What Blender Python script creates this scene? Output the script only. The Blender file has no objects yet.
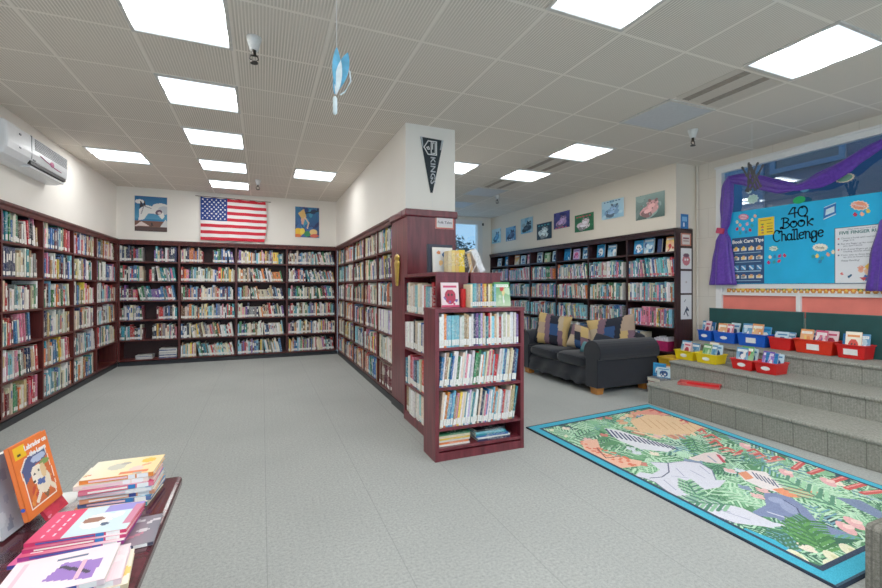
import bpy, math, random
import numpy as np
from mathutils import Vector, Matrix

RNG = random.Random(7)
PI = math.pi
SC = bpy.context.scene
COL = SC.collection

# ------------------------------------------------------------------ camera
F_PX, U0, V0, CAM_H = 430.0, 262.0, 287.0, 1.33
YAW = math.atan((441 - U0) / F_PX)
CEIL = 3.02

def ray(u, v):
    xc = (u - 441) / F_PX
    return (math.sin(YAW) + xc * math.cos(YAW), math.cos(YAW) - xc * math.sin(YAW), (V0 - v) / F_PX)
def at_x(u, v, x):
    d = ray(u, v); t = x / d[0]; return Vector((x, d[1] * t, CAM_H + d[2] * t))
def at_y(u, v, y):
    d = ray(u, v); t = y / d[1]; return Vector((d[0] * t, y, CAM_H + d[2] * t))
def at_z(u, v, z):
    d = ray(u, v); t = (z - CAM_H) / d[2]; return Vector((d[0] * t, d[1] * t, z))

cd = bpy.data.cameras.new('camera')
cd.sensor_width = 36.0
cd.lens = F_PX / 882 * 36.0
cd.shift_y = (V0 - 294.0) / 882.0
cd.clip_start = 0.02
cam = bpy.data.objects.new('camera', cd)
COL.objects.link(cam)
cam.location = (0, 0, CAM_H)
cam.rotation_euler = (PI / 2, 0, -YAW)
SC.camera = cam

# ------------------------------------------------------------------ colour + materials
def L1(c):
    c = c / 255.0
    return c / 12.92 if c <= 0.04045 else ((c + 0.055) / 1.055) ** 2.4
def S(r, g, b): return (L1(r), L1(g), L1(b), 1.0)

MATS = {}
def new_mat(name):
    m = bpy.data.materials.new(name); m.use_nodes = True
    nt = m.node_tree; b = nt.nodes['Principled BSDF']
    return m, nt, b
def N(nt, t, **kw):
    n = nt.nodes.new(t)
    for k, v in kw.items():
        if k in n.inputs: n.inputs[k].default_value = v
        else: setattr(n, k, v)
    return n
def mix_col(nt, fac, a, b):
    n = nt.nodes.new('ShaderNodeMix'); n.data_type = 'RGBA'
    for s, v in ((0, fac), (6, a), (7, b)):
        if hasattr(v, 'node'): nt.links.new(v, n.inputs[s])
        else: n.inputs[s].default_value = v
    return n.outputs[2]
def math_n(nt, op, a, b=None):
    n = nt.nodes.new('ShaderNodeMath'); n.operation = op
    for i, v in enumerate((a, b)):
        if v is None: continue
        if hasattr(v, 'node'): nt.links.new(v, n.inputs[i])
        else: n.inputs[i].default_value = v
    return n.outputs[0]
def ramp(nt, fac, p0, p1):
    n = nt.nodes.new('ShaderNodeMapRange'); n.inputs[1].default_value = p0; n.inputs[2].default_value = p1
    nt.links.new(fac, n.inputs[0]); return n.outputs[0]
def coords(nt, kind='Object'):
    return nt.nodes.new('ShaderNodeTexCoord').outputs[kind]
def noise(nt, vec, scale, detail=3.0, stretch=None):
    if stretch:
        mp = nt.nodes.new('ShaderNodeMapping'); mp.inputs['Scale'].default_value = stretch
        nt.links.new(vec, mp.inputs[0]); vec = mp.outputs[0]
    n = nt.nodes.new('ShaderNodeTexNoise'); n.inputs['Scale'].default_value = scale; n.inputs['Detail'].default_value = detail
    nt.links.new(vec, n.inputs['Vector']); return n.outputs['Fac']
def bump(nt, b, h, strength, dist=0.01):
    n = nt.nodes.new('ShaderNodeBump'); n.inputs['Strength'].default_value = strength; n.inputs['Distance'].default_value = dist
    nt.links.new(h, n.inputs['Height']); nt.links.new(n.outputs[0], b.inputs['Normal'])

def plain(name, col, rough=0.5, metal=0.0, var=0.06, scale=30.0, spec=0.5, stretch=None):
    if name in MATS: return MATS[name]
    m, nt, b = new_mat(name)
    f = noise(nt, coords(nt), scale, 3.0, stretch)
    d = tuple(c * (1 - var * 2) for c in col[:3]) + (1,); e = tuple(min(1, c * (1 + var * 2)) for c in col[:3]) + (1,)
    nt.links.new(mix_col(nt, ramp(nt, f, 0.3, 0.7), d, e), b.inputs['Base Color'])
    b.inputs['Roughness'].default_value = rough; b.inputs['Metallic'].default_value = metal
    b.inputs['Specular IOR Level'].default_value = spec
    MATS[name] = m
    return m

def wood(name, dark, light, rough=0.3, axis=(1, 1, 0.12)):
    if name in MATS: return MATS[name]
    m, nt, b = new_mat(name)
    f = noise(nt, coords(nt), 26.0, 5.0, axis)
    nt.links.new(mix_col(nt, ramp(nt, f, 0.3, 0.7), dark, light), b.inputs['Base Color'])
    b.inputs['Roughness'].default_value = rough
    MATS[name] = m
    return m

M_MAHOG = wood('mahogany_laminate', S(82, 24, 33), S(124, 47, 56), 0.32)
M_MAHOG_B = wood('mahogany_shelving', S(62, 20, 18), S(100, 40, 35), 0.4)
M_SHELF = wood('mahogany_shelf_board', S(66, 22, 20), S(100, 44, 38), 0.4, (0.12, 0.12, 1))
M_BACK = plain('mahogany_back_panel_shaded', S(46, 16, 17), 0.6, var=0.08)  # mahogany darkened: the shadow inside the cases is put into this colour
M_DARKW = wood('dark_walnut_shelving', S(34, 14, 16), S(58, 27, 28), 0.42)
M_DARKB = plain('dark_walnut_back', S(24, 12, 14), 0.6)
M_TABLE = wood('polished_mahogany_table', S(58, 22, 30), S(98, 46, 54), 0.12, (0.15, 1, 1))
M_KICK = plain('black_vinyl_base', S(26, 29, 35), 0.5)
M_WHITE = plain('white_paint', S(236, 236, 236), 0.5, var=0.01)
M_PAPER = plain('white_paper', S(240, 240, 238), 0.8, var=0.02)
M_PAGES = plain('page_edges', S(232, 226, 208), 0.9, var=0.08, scale=60)
M_PLASTIC = plain('white_plastic', S(232, 234, 238), 0.35, var=0.01)
M_BLACK = plain('black_plastic', S(12, 12, 14), 0.5)
M_INK = plain('black_ink', S(14, 22, 44), 0.8)
M_WINK = plain('white_ink', S(245, 245, 245), 0.7, var=0.01)
M_METAL = plain('chrome', S(190, 190, 190), 0.25, 1.0)
M_GOLD = plain('gold_paint', S(206, 168, 74), 0.35, 0.5)

def m_wall(name, col):
    m, nt, b = new_mat(name)
    g = coords(nt)
    f = noise(nt, g, 1.3, 4.0); f2 = noise(nt, g, 120.0, 2.0)
    nt.links.new(mix_col(nt, ramp(nt, f, 0.3, 0.75), tuple(c * .94 for c in col[:3]) + (1,), col), b.inputs['Base Color'])
    b.inputs['Roughness'].default_value = 0.75
    bump(nt, b, f2, 0.12, 0.004)
    return m
M_WALL = m_wall('painted_plaster', S(249, 243, 234))
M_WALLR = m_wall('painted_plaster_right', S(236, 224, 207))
def m_block():
    m, nt, b = new_mat('painted_block_wall')
    g = coords(nt)
    sp = nt.nodes.new('ShaderNodeSeparateXYZ'); nt.links.new(g, sp.inputs[0])
    cb = nt.nodes.new('ShaderNodeCombineXYZ'); nt.links.new(sp.outputs[1], cb.inputs[0]); nt.links.new(sp.outputs[2], cb.inputs[1])
    br = nt.nodes.new('ShaderNodeTexBrick'); nt.links.new(cb.outputs[0], br.inputs['Vector'])
    br.inputs['Scale'].default_value = 1.0; br.inputs['Brick Width'].default_value = 0.8; br.inputs['Row Height'].default_value = 0.4
    br.inputs['Mortar Size'].default_value = 0.004
    br.inputs['Color1'].default_value = S(226, 218, 206); br.inputs['Color2'].default_value = S(225, 217, 205); br.inputs['Mortar'].default_value = S(212, 203, 191)
    nt.links.new(br.outputs['Color'], b.inputs['Base Color']); b.inputs['Roughness'].default_value = 0.7
    return m
M_BLOCK = m_block()

def m_ceiling():
    m, nt, b = new_mat('ribbed_ceiling_tile')
    g = coords(nt)
    sp = nt.nodes.new('ShaderNodeSeparateXYZ'); nt.links.new(g, sp.inputs[0])
    def cell(o, off, size):
        a = math_n(nt, 'ADD', o, off); a = math_n(nt, 'DIVIDE', a, size); a = math_n(nt, 'FRACT', a)
        return math_n(nt, 'MINIMUM', a, math_n(nt, 'SUBTRACT', 1.0, a))
    cx = cell(sp.outputs[0], 0.19 + 60, 0.60)
    cy = cell(sp.outputs[1], -3.3925 + 60.5, 0.605)
    seam = math_n(nt, 'LESS_THAN', math_n(nt, 'MINIMUM', cx, cy), 0.018)
    wv = math_n(nt, 'SINE', math_n(nt, 'MULTIPLY', sp.outputs[0], 2 * PI / 0.02))
    rib = ramp(nt, wv, -0.4, 0.9)
    dist = nt.nodes.new('ShaderNodeVectorMath'); dist.operation = 'LENGTH'; nt.links.new(g, dist.inputs[0])
    base = mix_col(nt, rib, S(196, 186, 174), S(244, 236, 226))
    n1 = noise(nt, g, 0.8, 3.0)
    base = mix_col(nt, ramp(nt, n1, 0.35, 0.8), base, S(222, 213, 202))
    c = mix_col(nt, seam, base, S(240, 232, 222))
    nt.links.new(c, b.inputs['Base Color']); b.inputs['Roughness'].default_value = 0.9
    b.inputs['Specular IOR Level'].default_value = 0.1
    bump(nt, b, rib, 0.25, 0.004)
    return m
M_CEIL = m_ceiling()

def m_carpet(name, c0, c1, seam, ax, period, rib=0.02, line=0.012, ribamp=0.006, treads=True):
    m, nt, b = new_mat(name)
    g = coords(nt)
    sp = nt.nodes.new('ShaderNodeSeparateXYZ'); nt.links.new(g, sp.inputs[0])
    f = noise(nt, g, 260.0, 2.0); big = noise(nt, g, 1.1, 3.0)
    f3 = noise(nt, g, 70.0, 3.0)
    a = math_n(nt, 'FRACT', math_n(nt, 'DIVIDE', math_n(nt, 'ADD', sp.outputs[ax], 50.0), period))
    sm = math_n(nt, 'LESS_THAN', a, line)
    if not treads:
        gm = nt.nodes.new('ShaderNodeNewGeometry'); sn = nt.nodes.new('ShaderNodeSeparateXYZ'); nt.links.new(gm.outputs['Normal'], sn.inputs[0])
        sm = math_n(nt, 'MULTIPLY', sm, math_n(nt, 'LESS_THAN', sn.outputs[2], 0.5))
    rb = math_n(nt, 'SINE', math_n(nt, 'MULTIPLY', sp.outputs[ax], 2 * PI / rib))
    ff = math_n(nt, 'ADD', math_n(nt, 'MULTIPLY', f, 0.5), math_n(nt, 'MULTIPLY', f3, 0.5))
    ff = math_n(nt, 'ADD', ff, math_n(nt, 'MULTIPLY', rb, ribamp))
    base = mix_col(nt, ramp(nt, ff, 0.36, 0.64), c0, c1)
    base = mix_col(nt, math_n(nt, 'MULTIPLY', ramp(nt, big, 0.4, 0.7), 0.35), base, c0)
    base = mix_col(nt, math_n(nt, 'MULTIPLY', sm, 0.6), base, seam)
    nt.links.new(base, b.inputs['Base Color']); b.inputs['Roughness'].default_value = 0.95
    b.inputs['Specular IOR Level'].default_value = 0.1
    bump(nt, b, f, 0.35, 0.006)
    return m
M_FLOOR = m_carpet('grey_carpet_tiles', S(148, 151, 148), S(186, 189, 185), S(138, 141, 138), 0, 0.61, 0.05, 0.008)
M_STEP = m_carpet('grey_step_carpet', S(122, 122, 114), S(164, 163, 154), S(84, 84, 78), 1, 0.235, 0.02, 0.03, 0.03, False)
M_BOXC = m_carpet('grey_box_carpet', S(96, 94, 86), S(140, 137, 128), S(86, 84, 78), 1, 0.03, 0.02, 0.25)

def m_attr(name, rough, speck=0.0):
    m, nt, b = new_mat(name)
    at = nt.nodes.new('ShaderNodeAttribute'); at.attribute_name = 'Col'
    c = at.outputs['Color']
    if speck:
        f = noise(nt, coords(nt), 85.0, 2.0, (1, 1, 0.6))
        c = mix_col(nt, math_n(nt, 'MULTIPLY', ramp(nt, f, 0.56, 0.6), speck), c, S(235, 232, 225))
        f = noise(nt, coords(nt), 60.0, 2.0, (1.3, 1.3, 0.5))
        c = mix_col(nt, math_n(nt, 'MULTIPLY', ramp(nt, f, 0.6, 0.64), speck), c, S(40, 40, 55))
    nt.links.new(c, b.inputs['Base Color']); b.inputs['Roughness'].default_value = rough
    return m
M_PAINT = m_attr('printed_surface', 0.55)
M_BOOKS = m_attr('printed_spines', 0.5, 0.28)
M_CLOTHP = m_attr('woven_print', 0.95)

def m_cover():
    m, nt, b = new_mat('book_cover')
    oi = nt.nodes.new('ShaderNodeObjectInfo')
    ad = nt.nodes.new('ShaderNodeVectorMath'); ad.operation = 'ADD'
    sc = math_n(nt, 'MULTIPLY', oi.outputs['Random'], 40.0)
    g = coords(nt); nt.links.new(g, ad.inputs[0]); nt.links.new(sc, ad.inputs[1])
    sp = nt.nodes.new('ShaderNodeSeparateXYZ'); nt.links.new(g, sp.inputs[0])
    z = sp.outputs[2]
    f = noise(nt, ad.outputs[0], 9.0, 2.0, (0.5, 1, 2.2))
    inz = math_n(nt, 'MULTIPLY', math_n(nt, 'GREATER_THAN', z, 0.3), math_n(nt, 'LESS_THAN', z, 0.88))
    c = mix_col(nt, math_n(nt, 'MULTIPLY', math_n(nt, 'MULTIPLY', ramp(nt, f, 0.55, 0.58), inz), 0.5), oi.outputs['Color'], S(244, 240, 232))
    f2 = noise(nt, ad.outputs[0], 7.0, 2.0, (0.6, 1, 2.6))
    c = mix_col(nt, math_n(nt, 'MULTIPLY', math_n(nt, 'MULTIPLY', ramp(nt, f2, 0.62, 0.65), inz), 0.6), c, S(36, 40, 66))
    nt.links.new(c, b.inputs['Base Color']); b.inputs['Roughness'].default_value = 0.42
    return m
M_COVER = m_cover()
def m_label():
    m, nt, b = new_mat('spine_label_paper')
    f = noise(nt, coords(nt), 9.0, 2.0, (1, 1, 9))
    nt.links.new(mix_col(nt, ramp(nt, f, 0.6, 0.62), S(242, 240, 234), S(120, 118, 120)), b.inputs['Base Color'])
    b.inputs['Roughness'].default_value = 0.7
    return m
M_LABEL = m_label()

def emit(name, col, strength):
    """acrylic diffuser over two tubes: bright bands along x, dimmer between"""
    m, nt, b = new_mat(name)
    nt.nodes.remove(b)
    e = nt.nodes.new('ShaderNodeEmission')
    g = coords(nt); sp = nt.nodes.new('ShaderNodeSeparateXYZ'); nt.links.new(g, sp.inputs[0])
    y = math_n(nt, 'ABSOLUTE', sp.outputs[1])
    d = math_n(nt, 'DIVIDE', math_n(nt, 'SUBTRACT', y, 0.12), 0.075)
    w = math_n(nt, 'POWER', 2.718, math_n(nt, 'MULTIPLY', math_n(nt, 'MULTIPLY', d, d), -1.0))
    s = math_n(nt, 'ADD', 0.86, math_n(nt, 'MULTIPLY', w, strength))
    nt.links.new(mix_col(nt, w, col, (1.0, 0.975, 0.93, 1)), e.inputs[0]); nt.links.new(s, e.inputs[1])
    nt.links.new(e.outputs[0], nt.nodes['Material Output'].inputs[0])
    return m
LIGHT_E = 18.0
M_PANEL = emit('lit_diffuser', (0.82, 0.92, 1.0, 1), LIGHT_E)
M_PANEL_OFF = plain('unlit_diffuser', S(196, 200, 206), 0.4, var=0.02)

def m_glass():
    m, nt, b = new_mat('window_glass')
    nt.nodes.remove(b)
    t = nt.nodes.new('ShaderNodeBsdfTransparent'); t.inputs[0].default_value = (0.86, 0.94, 1.0, 1)
    gl = nt.nodes.new('ShaderNodeBsdfGlossy'); gl.inputs['Roughness'].default_value = 0.02
    mx = nt.nodes.new('ShaderNodeMixShader'); mx.inputs[0].default_value = 0.10
    nt.links.new(t.outputs[0], mx.inputs[1]); nt.links.new(gl.outputs[0], mx.inputs[2])
    nt.links.new(mx.outputs[0], nt.nodes['Material Output'].inputs[0])
    return m
M_GLASS = m_glass()
def m_clear():
    m, nt, b = new_mat('clear_acrylic')
    nt.nodes.remove(b)
    t = nt.nodes.new('ShaderNodeBsdfTransparent'); t.inputs[0].default_value = (0.93, 0.94, 0.95, 1)
    gl = nt.nodes.new('ShaderNodeBsdfGlossy'); gl.inputs['Roughness'].default_value = 0.05
    mx = nt.nodes.new('ShaderNodeMixShader'); mx.inputs[0].default_value = 0.14
    nt.links.new(t.outputs[0], mx.inputs[1]); nt.links.new(gl.outputs[0], mx.inputs[2])
    nt.links.new(mx.outputs[0], nt.nodes['Material Output'].inputs[0])
    return m
M_CLEAR = m_clear()
def m_fabric(name, c0, c1, rough=0.95, sheen=0.2, scale=180.0):
    m, nt, b = new_mat(name)
    g = coords(nt); f = noise(nt, g, scale, 2.0)
    nt.links.new(mix_col(nt, ramp(nt, f, 0.3, 0.7), c0, c1), b.inputs['Base Color'])
    b.inputs['Roughness'].default_value = rough
    b.inputs['Sheen Weight'].default_value = sheen
    bump(nt, b, f, 0.2, 0.003)
    return m
M_NAVY = m_fabric('navy_upholstery', S(9, 12, 22), S(17, 21, 33))
M_PURPLE = m_fabric('purple_cloth', S(66, 24, 142), S(88, 40, 170), 0.4, 0.2, 40.0)

# ------------------------------------------------------------------ mesh builder
class MB:
    def __init__(s): s.v = []; s.f = []; s.c = []; s.m = []
    def add(s, vs, fs, col=(1, 1, 1, 1), mi=0, mat=None):
        o = len(s.v)
        for p in vs:
            p = Vector(p)
            if mat is not None: p = mat @ p
            s.v.append((p.x, p.y, p.z))
        for f in fs: s.f.append([i + o for i in f]); s.c.append(col); s.m.append(mi)
        return s
    def box(s, x0, x1, y0, y1, z0, z1, col=(1, 1, 1, 1), mi=0, mat=None):
        vs = [(x, y, z) for z in (z0, z1) for y in (y0, y1) for x in (x0, x1)]
        return s.add(vs, [(0, 2, 3, 1), (4, 5, 7, 6), (0, 1, 5, 4), (2, 6, 7, 3), (0, 4, 6, 2), (1, 3, 7, 5)], col, mi, mat)
    def prism(s, poly, a0, a1, axis='x', col=(1, 1, 1, 1), mi=0, mat=None):
        n = len(poly)
        def P(a, p):
            return (a, p[0], p[1]) if axis == 'x' else (p[0], a, p[1]) if axis == 'y' else (p[0], p[1], a)
        vs = [P(a0, p) for p in poly] + [P(a1, p) for p in poly]
        fs = [tuple(range(n)), tuple(range(2 * n - 1, n - 1, -1))] + [(i, i + n, (i + 1) % n + n, (i + 1) % n) for i in range(n)]
        return s.add(vs, fs, col, mi, mat)
    def loft(s, rings, close=True, caps=True, col=(1, 1, 1, 1), mi=0, mat=None):
        n = len(rings[0]); vs = [p for r in rings for p in r]; fs = []
        for k in range(len(rings) - 1):
            for i in range(n if close else n - 1):
                j = (i + 1) % n
                fs.append((k * n + i, k * n + j, (k + 1) * n + j, (k + 1) * n + i))
        if caps and close:
            fs.append(tuple(range(n - 1, -1, -1))); b = (len(rings) - 1) * n; fs.append(tuple(range(b, b + n)))
        return s.add(vs, fs, col, mi, mat)
    def lathe(s, prof, n=16, c=(0, 0, 0), col=(1, 1, 1, 1), mi=0, mat=None):
        rings = [[(c[0] + r * math.cos(2 * PI * i / n), c[1] + r * math.sin(2 * PI * i / n), c[2] + z) for i in range(n)] for r, z in prof]
        return s.loft(rings, True, True, col, mi, mat)
    def tube(s, pts, r, n=8, col=(1, 1, 1, 1), mi=0, mat=None):
        pts = [Vector(p) for p in pts]; rings = []
        for k, p in enumerate(pts):
            t = (pts[min(k + 1, len(pts) - 1)] - pts[max(k - 1, 0)]).normalized()
            a = Vector((0, 0, 1)) if abs(t.z) < 0.9 else Vector((1, 0, 0))
            u = t.cross(a).normalized(); w = t.cross(u)
            rr = r[k] if isinstance(r, (list, tuple)) else r
            rings.append([p + u * (rr * math.cos(2 * PI * i / n)) + w * (rr * math.sin(2 * PI * i / n)) for i in range(n)])
        return s.loft(rings, True, True, col, mi, mat)
    def build(s, name, mats, parent=None, smooth=False, attr=False, bev=0.0, bseg=2):
        me = bpy.data.meshes.new(name)
        me.from_pydata(s.v, [], s.f); me.update()
        for m in (mats if isinstance(mats, (list, tuple)) else [mats]): me.materials.append(m)
        if any(s.m): me.polygons.foreach_set('material_index', s.m)
        if attr:
            a = me.color_attributes.new('Col', 'FLOAT_COLOR', 'CORNER')
            buf = np.empty((len(me.loops), 4), np.float32); k = 0
            for f, c in zip(s.f, s.c): buf[k:k + len(f)] = c; k += len(f)
            a.data.foreach_set('color', buf.ravel())
        if smooth: me.polygons.foreach_set('use_smooth', [True] * len(me.polygons))
        o = bpy.data.objects.new(name, me); COL.objects.link(o)
        if bev:
            b = o.modifiers.new('edge', 'BEVEL'); b.width = bev; b.segments = bseg; b.limit_method = 'ANGLE'; b.angle_limit = math.radians(40)
            b.harden_normals = False
        if parent is not None: o.parent = parent
        return o

def tag(o, label=None, cat=None, group=None, kind=None):
    if label: o['label'] = label
    if cat: o['category'] = cat
    if group: o['group'] = group
    if kind: o['kind'] = kind
    return o
def empty(name, loc, rz=0.0, label=None, cat=None, group=None):
    o = bpy.data.objects.new(name, None); COL.objects.link(o)
    o.location = loc; o.rotation_euler = (0, 0, rz); o.empty_display_size = 0.1
    return tag(o, label, cat, group)
def struct(o): o['kind'] = 'structure'; return o
def place(o, loc, rz=0.0): o.location = loc; o.rotation_euler = (0, 0, rz); return o

# ------------------------------------------------------------------ canvas (prints painted into a colour attribute)
class Canvas:
    def __init__(s, w, h, bg):
        s.w, s.h = w, h
        s.a = np.empty((h, w, 3), np.float32); s.a[:] = bg
        ys, xs = np.mgrid[0:h, 0:w]
        s.X = (xs + 0.5) / w; s.Y = (ys + 0.5) / h; s.asp = h / w
    def _set(s, m, c): s.a[m] = c
    def rect(s, x0, y0, x1, y1, c): s._set((s.X >= x0) & (s.X <= x1) & (s.Y >= y0) & (s.Y <= y1), c); return s
    def ell(s, cx, cy, rx, ry, c, ang=0.0):
        dx = s.X - cx; dy = s.Y - cy; ca, sa = math.cos(ang), math.sin(ang)
        s._set(((dx * ca + dy * sa) / rx) ** 2 + ((-dx * sa + dy * ca) / ry) ** 2 <= 1, c); return s
    def poly(s, pts, c):
        x0 = min(p[0] for p in pts); x1 = max(p[0] for p in pts); y0 = min(p[1] for p in pts); y1 = max(p[1] for p in pts)
        i0, i1 = max(0, int(y0 * s.h)), min(s.h, int(y1 * s.h) + 2); j0, j1 = max(0, int(x0 * s.w)), min(s.w, int(x1 * s.w) + 2)
        if i0 >= i1 or j0 >= j1: return s
        X = s.X[i0:i1, j0:j1]; Y = s.Y[i0:i1, j0:j1]; ins = np.zeros(X.shape, bool); n = len(pts)
        for k in range(n):
            (xa, ya), (xb, yb) = pts[k], pts[(k + 1) % n]
            if ya == yb: continue
            cr = ((ya > Y) != (yb > Y)) & (X < (xb - xa) * (Y - ya) / (yb - ya) + xa)
            ins ^= cr
        s.a[i0:i1, j0:j1][ins] = c; return s
    def line(s, pts, wd, c):
        for (xa, ya), (xb, yb) in zip(pts[:-1], pts[1:]):
            x0, x1 = min(xa, xb) - wd, max(xa, xb) + wd; y0, y1 = min(ya, yb) - wd, max(ya, yb) + wd
            i0, i1 = max(0, int(y0 * s.h)), min(s.h, int(y1 * s.h) + 2); j0, j1 = max(0, int(x0 * s.w)), min(s.w, int(x1 * s.w) + 2)
            if i0 >= i1 or j0 >= j1: continue
            X = s.X[i0:i1, j0:j1]; Y = (s.Y[i0:i1, j0:j1]); A = s.asp
            dx, dy = xb - xa, (yb - ya) * A; l2 = dx * dx + dy * dy + 1e-12
            t = np.clip(((X - xa) * dx + (Y - ya) * A * dy) / l2, 0, 1)
            m = (X - xa - t * dx) ** 2 + ((Y - ya) * A - t * dy) ** 2 <= (wd / 2) ** 2
            s.a[i0:i1, j0:j1][m] = c
        return s
    def grad(s, c0, c1, x0=0, y0=0, x1=1, y1=1):
        m = (s.X >= x0) & (s.X <= x1) & (s.Y >= y0) & (s.Y <= y1)
        t = ((s.Y - y0) / (y1 - y0))[..., None]
        g = np.array(c0, np.float32) * (1 - t) + np.array(c1, np.float32) * t
        s.a[m] = g[m]; return s
    def fern(s, x, y, ln, ang, c, c2=None, n=9, wd=0.012, fan=0.45):
        A = s.asp
        for i in range(1, n + 1):
            t = i / n; px = x + math.cos(ang) * ln * t; py = y + math.sin(ang) * ln * t / A
            l = ln * fan * (1 - 0.75 * abs(t - 0.35))
            for sg in (-1, 1):
                a = ang + sg * 0.85
                s.line([(px, py), (px + math.cos(a) * l, py + math.sin(a) * l / A)], wd, c if (i % 2 or c2 is None) else c2)
        s.line([(x, y), (x + math.cos(ang) * ln, y + math.sin(ang) * ln / A)], wd * 0.7, c2 or c)
        return s
    def blobs(s, n, cols, rng, r=(0.05, 0.2), box=(0, 0, 1, 1)):
        for _ in range(n):
            s.ell(rng.uniform(box[0], box[2]), rng.uniform(box[1], box[3]), rng.uniform(*r), rng.uniform(*r) / s.asp, rng.choice(cols), rng.uniform(0, PI))
        return s

def lin_arr(a):
    a = a / 255.0
    return np.where(a <= 0.04045, a / 12.92, ((a + 0.055) / 1.055) ** 2.4).astype(np.float32)

def painted(name, cv, fn, parent=None, back=None, mat=None):
    """grid mesh coloured by the canvas; fn maps arrays s,t in 0..1 to xyz"""
    h, w = cv.h, cv.w
    tt, ss = np.meshgrid(np.linspace(0, 1, h + 1), np.linspace(0, 1, w + 1), indexing='ij')
    V = np.stack(fn(ss, tt), -1).reshape(-1, 3)
    i = np.arange(h)[:, None] * (w + 1) + np.arange(w)[None, :]
    Q = np.stack([i, i + 1, i + w + 2, i + w + 1], -1).reshape(-1, 4)
    C = np.ones((h * w, 4), np.float32); C[:, :3] = lin_arr(cv.a.reshape(-1, 3))
    nv, nq = len(V), len(Q)
    ev, ef, ec = [], [], []
    if back is not None:
        for p in back.v: ev.append(p)
        for f, c in zip(back.f, back.c): ef.append([k + nv for k in f]); ec.append(c)
        V = np.concatenate([V, np.array(ev)], 0)
    me = bpy.data.meshes.new(name)
    nl = nq * 4 + sum(len(f) for f in ef)
    me.vertices.add(len(V)); me.vertices.foreach_set('co', V.astype(np.float32).ravel())
    me.loops.add(nl); me.polygons.add(nq + len(ef))
    vi = np.concatenate([Q.ravel(), np.array([k for f in ef for k in f], int)]) if ef else Q.ravel()
    me.loops.foreach_set('vertex_index', vi.astype(np.int32))
    tot = [4] * nq + [len(f) for f in ef]
    st = np.concatenate([[0], np.cumsum(tot)[:-1]])
    me.polygons.foreach_set('loop_start', st.astype(np.int32))
    a = me.color_attributes.new('Col', 'FLOAT_COLOR', 'CORNER')
    buf = np.repeat(C, 4, 0)
    if ef: buf = np.concatenate([buf] + [np.tile(np.array(c, np.float32), (len(f), 1)) for f, c in zip(ef, ec)], 0)
    me.update(calc_edges=True); me.validate()
    a = me.color_attributes['Col']
    a.data.foreach_set('color', buf.astype(np.float32).ravel())
    me.materials.append(mat or M_PAINT)
    o = bpy.data.objects.new(name, me); COL.objects.link(o)
    if parent is not None: o.parent = parent
    return o

def flat_print(name, cv, w, h, parent=None, thick=0.006, edge=S(230, 228, 222), cx=0.0, z0=0.0, y=0.0, mat=None):
    """upright sheet, local x right, z up, print faces -y, bottom at z0"""
    bk = MB().box(cx - w / 2, cx + w / 2, y + 0.0006, y + thick, z0, z0 + h, edge)
    return painted(name, cv, lambda s, t: (cx - w / 2 + s * w, np.full_like(s, y), z0 + t * h), parent, bk, mat)

def lettering(name, txt, size, mat, loc, rot, parent=None, align='CENTER', shear=0.0, ext=0.0008, bold=0.0, sx=1.0):
    cu = bpy.data.curves.new(name, 'FONT'); cu.body = txt; cu.size = size; cu.align_x = align; cu.align_y = 'CENTER'
    cu.shear = shear; cu.extrude = ext; cu.offset = bold; cu.resolution_u = 2
    t = bpy.data.objects.new('tmp_text', cu); COL.objects.link(t)
    bpy.context.view_layer.update()
    me = bpy.data.meshes.new_from_object(t.evaluated_get(bpy.context.evaluated_depsgraph_get()))
    bpy.data.objects.remove(t); bpy.data.curves.remove(cu)
    me.materials.clear(); me.materials.append(mat)
    o = bpy.data.objects.new(name, me); COL.objects.link(o); o.location = loc; o.rotation_euler = rot; o.scale = (sx, 1, 1)
    if parent is not None: o.parent = parent
    return o
UP = (PI / 2, 0, 0)

# ------------------------------------------------------------------ room shell
FY0 = -2.6
fl = struct(MB().box(-3.0, 8.0, FY0, 9.6, -0.06, 0.0).build('floor', M_FLOOR))
struct(MB().box(-3.0, 6.0, FY0, 9.6, CEIL, CEIL + 0.08).build('ceiling', M_CEIL))
wl = MB().box(-2.75, -2.24, FY0, 9.0, 2.125, CEIL).box(-2.75, -2.50, FY0, 9.0, 0, 2.125)
struct(wl.build('wall_left', M_WALL))
wb = MB().box(-2.24, 1.38, 8.70, 9.0, 2.125, CEIL).box(-2.5, 1.38, 8.95, 9.0, 0, 2.125)
struct(wb.build('wall_back', M_WALL))
wc = MB().box(1.362, 1.92, 4.22, 9.3, 2.125, CEIL).box(1.70, 1.92, 4.26, 9.3, 0, 2.125)
struct(wc.build('wall_center', M_WALL))
# far right wall behind with a window
wy, wx0, wx1, wz0, wz1 = 9.30, 3.2, 4.85, 0.95, 2.88
wf = MB().box(1.92, wx0, wy, wy + .15, 0, CEIL).box(wx1, 5.7, wy, wy + .15, 0, CEIL).box(wx0, wx1, wy, wy + .15, 0, wz0).box(wx0, wx1, wy, wy + .15, wz1, CEIL)
struct(wf.build('wall_far', M_WALL))
w2 = empty('window_2', (0, wy, 0)); struct(w2)
MB().box(wx0, wx1, -.02, .06, wz1 - .04, wz1 + .06).box(wx1 - .03, wx1 + .10, -.03, .06, wz0, wz1 + .06).box(wx0 - .08, wx0, -.02, .06, wz0, wz1 + .06).box(wx0, wx1, -.02, .06, wz0 - .06, wz0).build('window_frame', M_WHITE, w2)
MB().box(wx0, wx1, .05, .056, wz0, wz1 - .04).build('window_pane', M_GLASS, w2)
MB().box(wx1 + .09, wx1 + .13, -.05, -.03, wz1 - .06, wz1 + .0).build('window_bracket', M_BLACK, w2)
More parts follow.
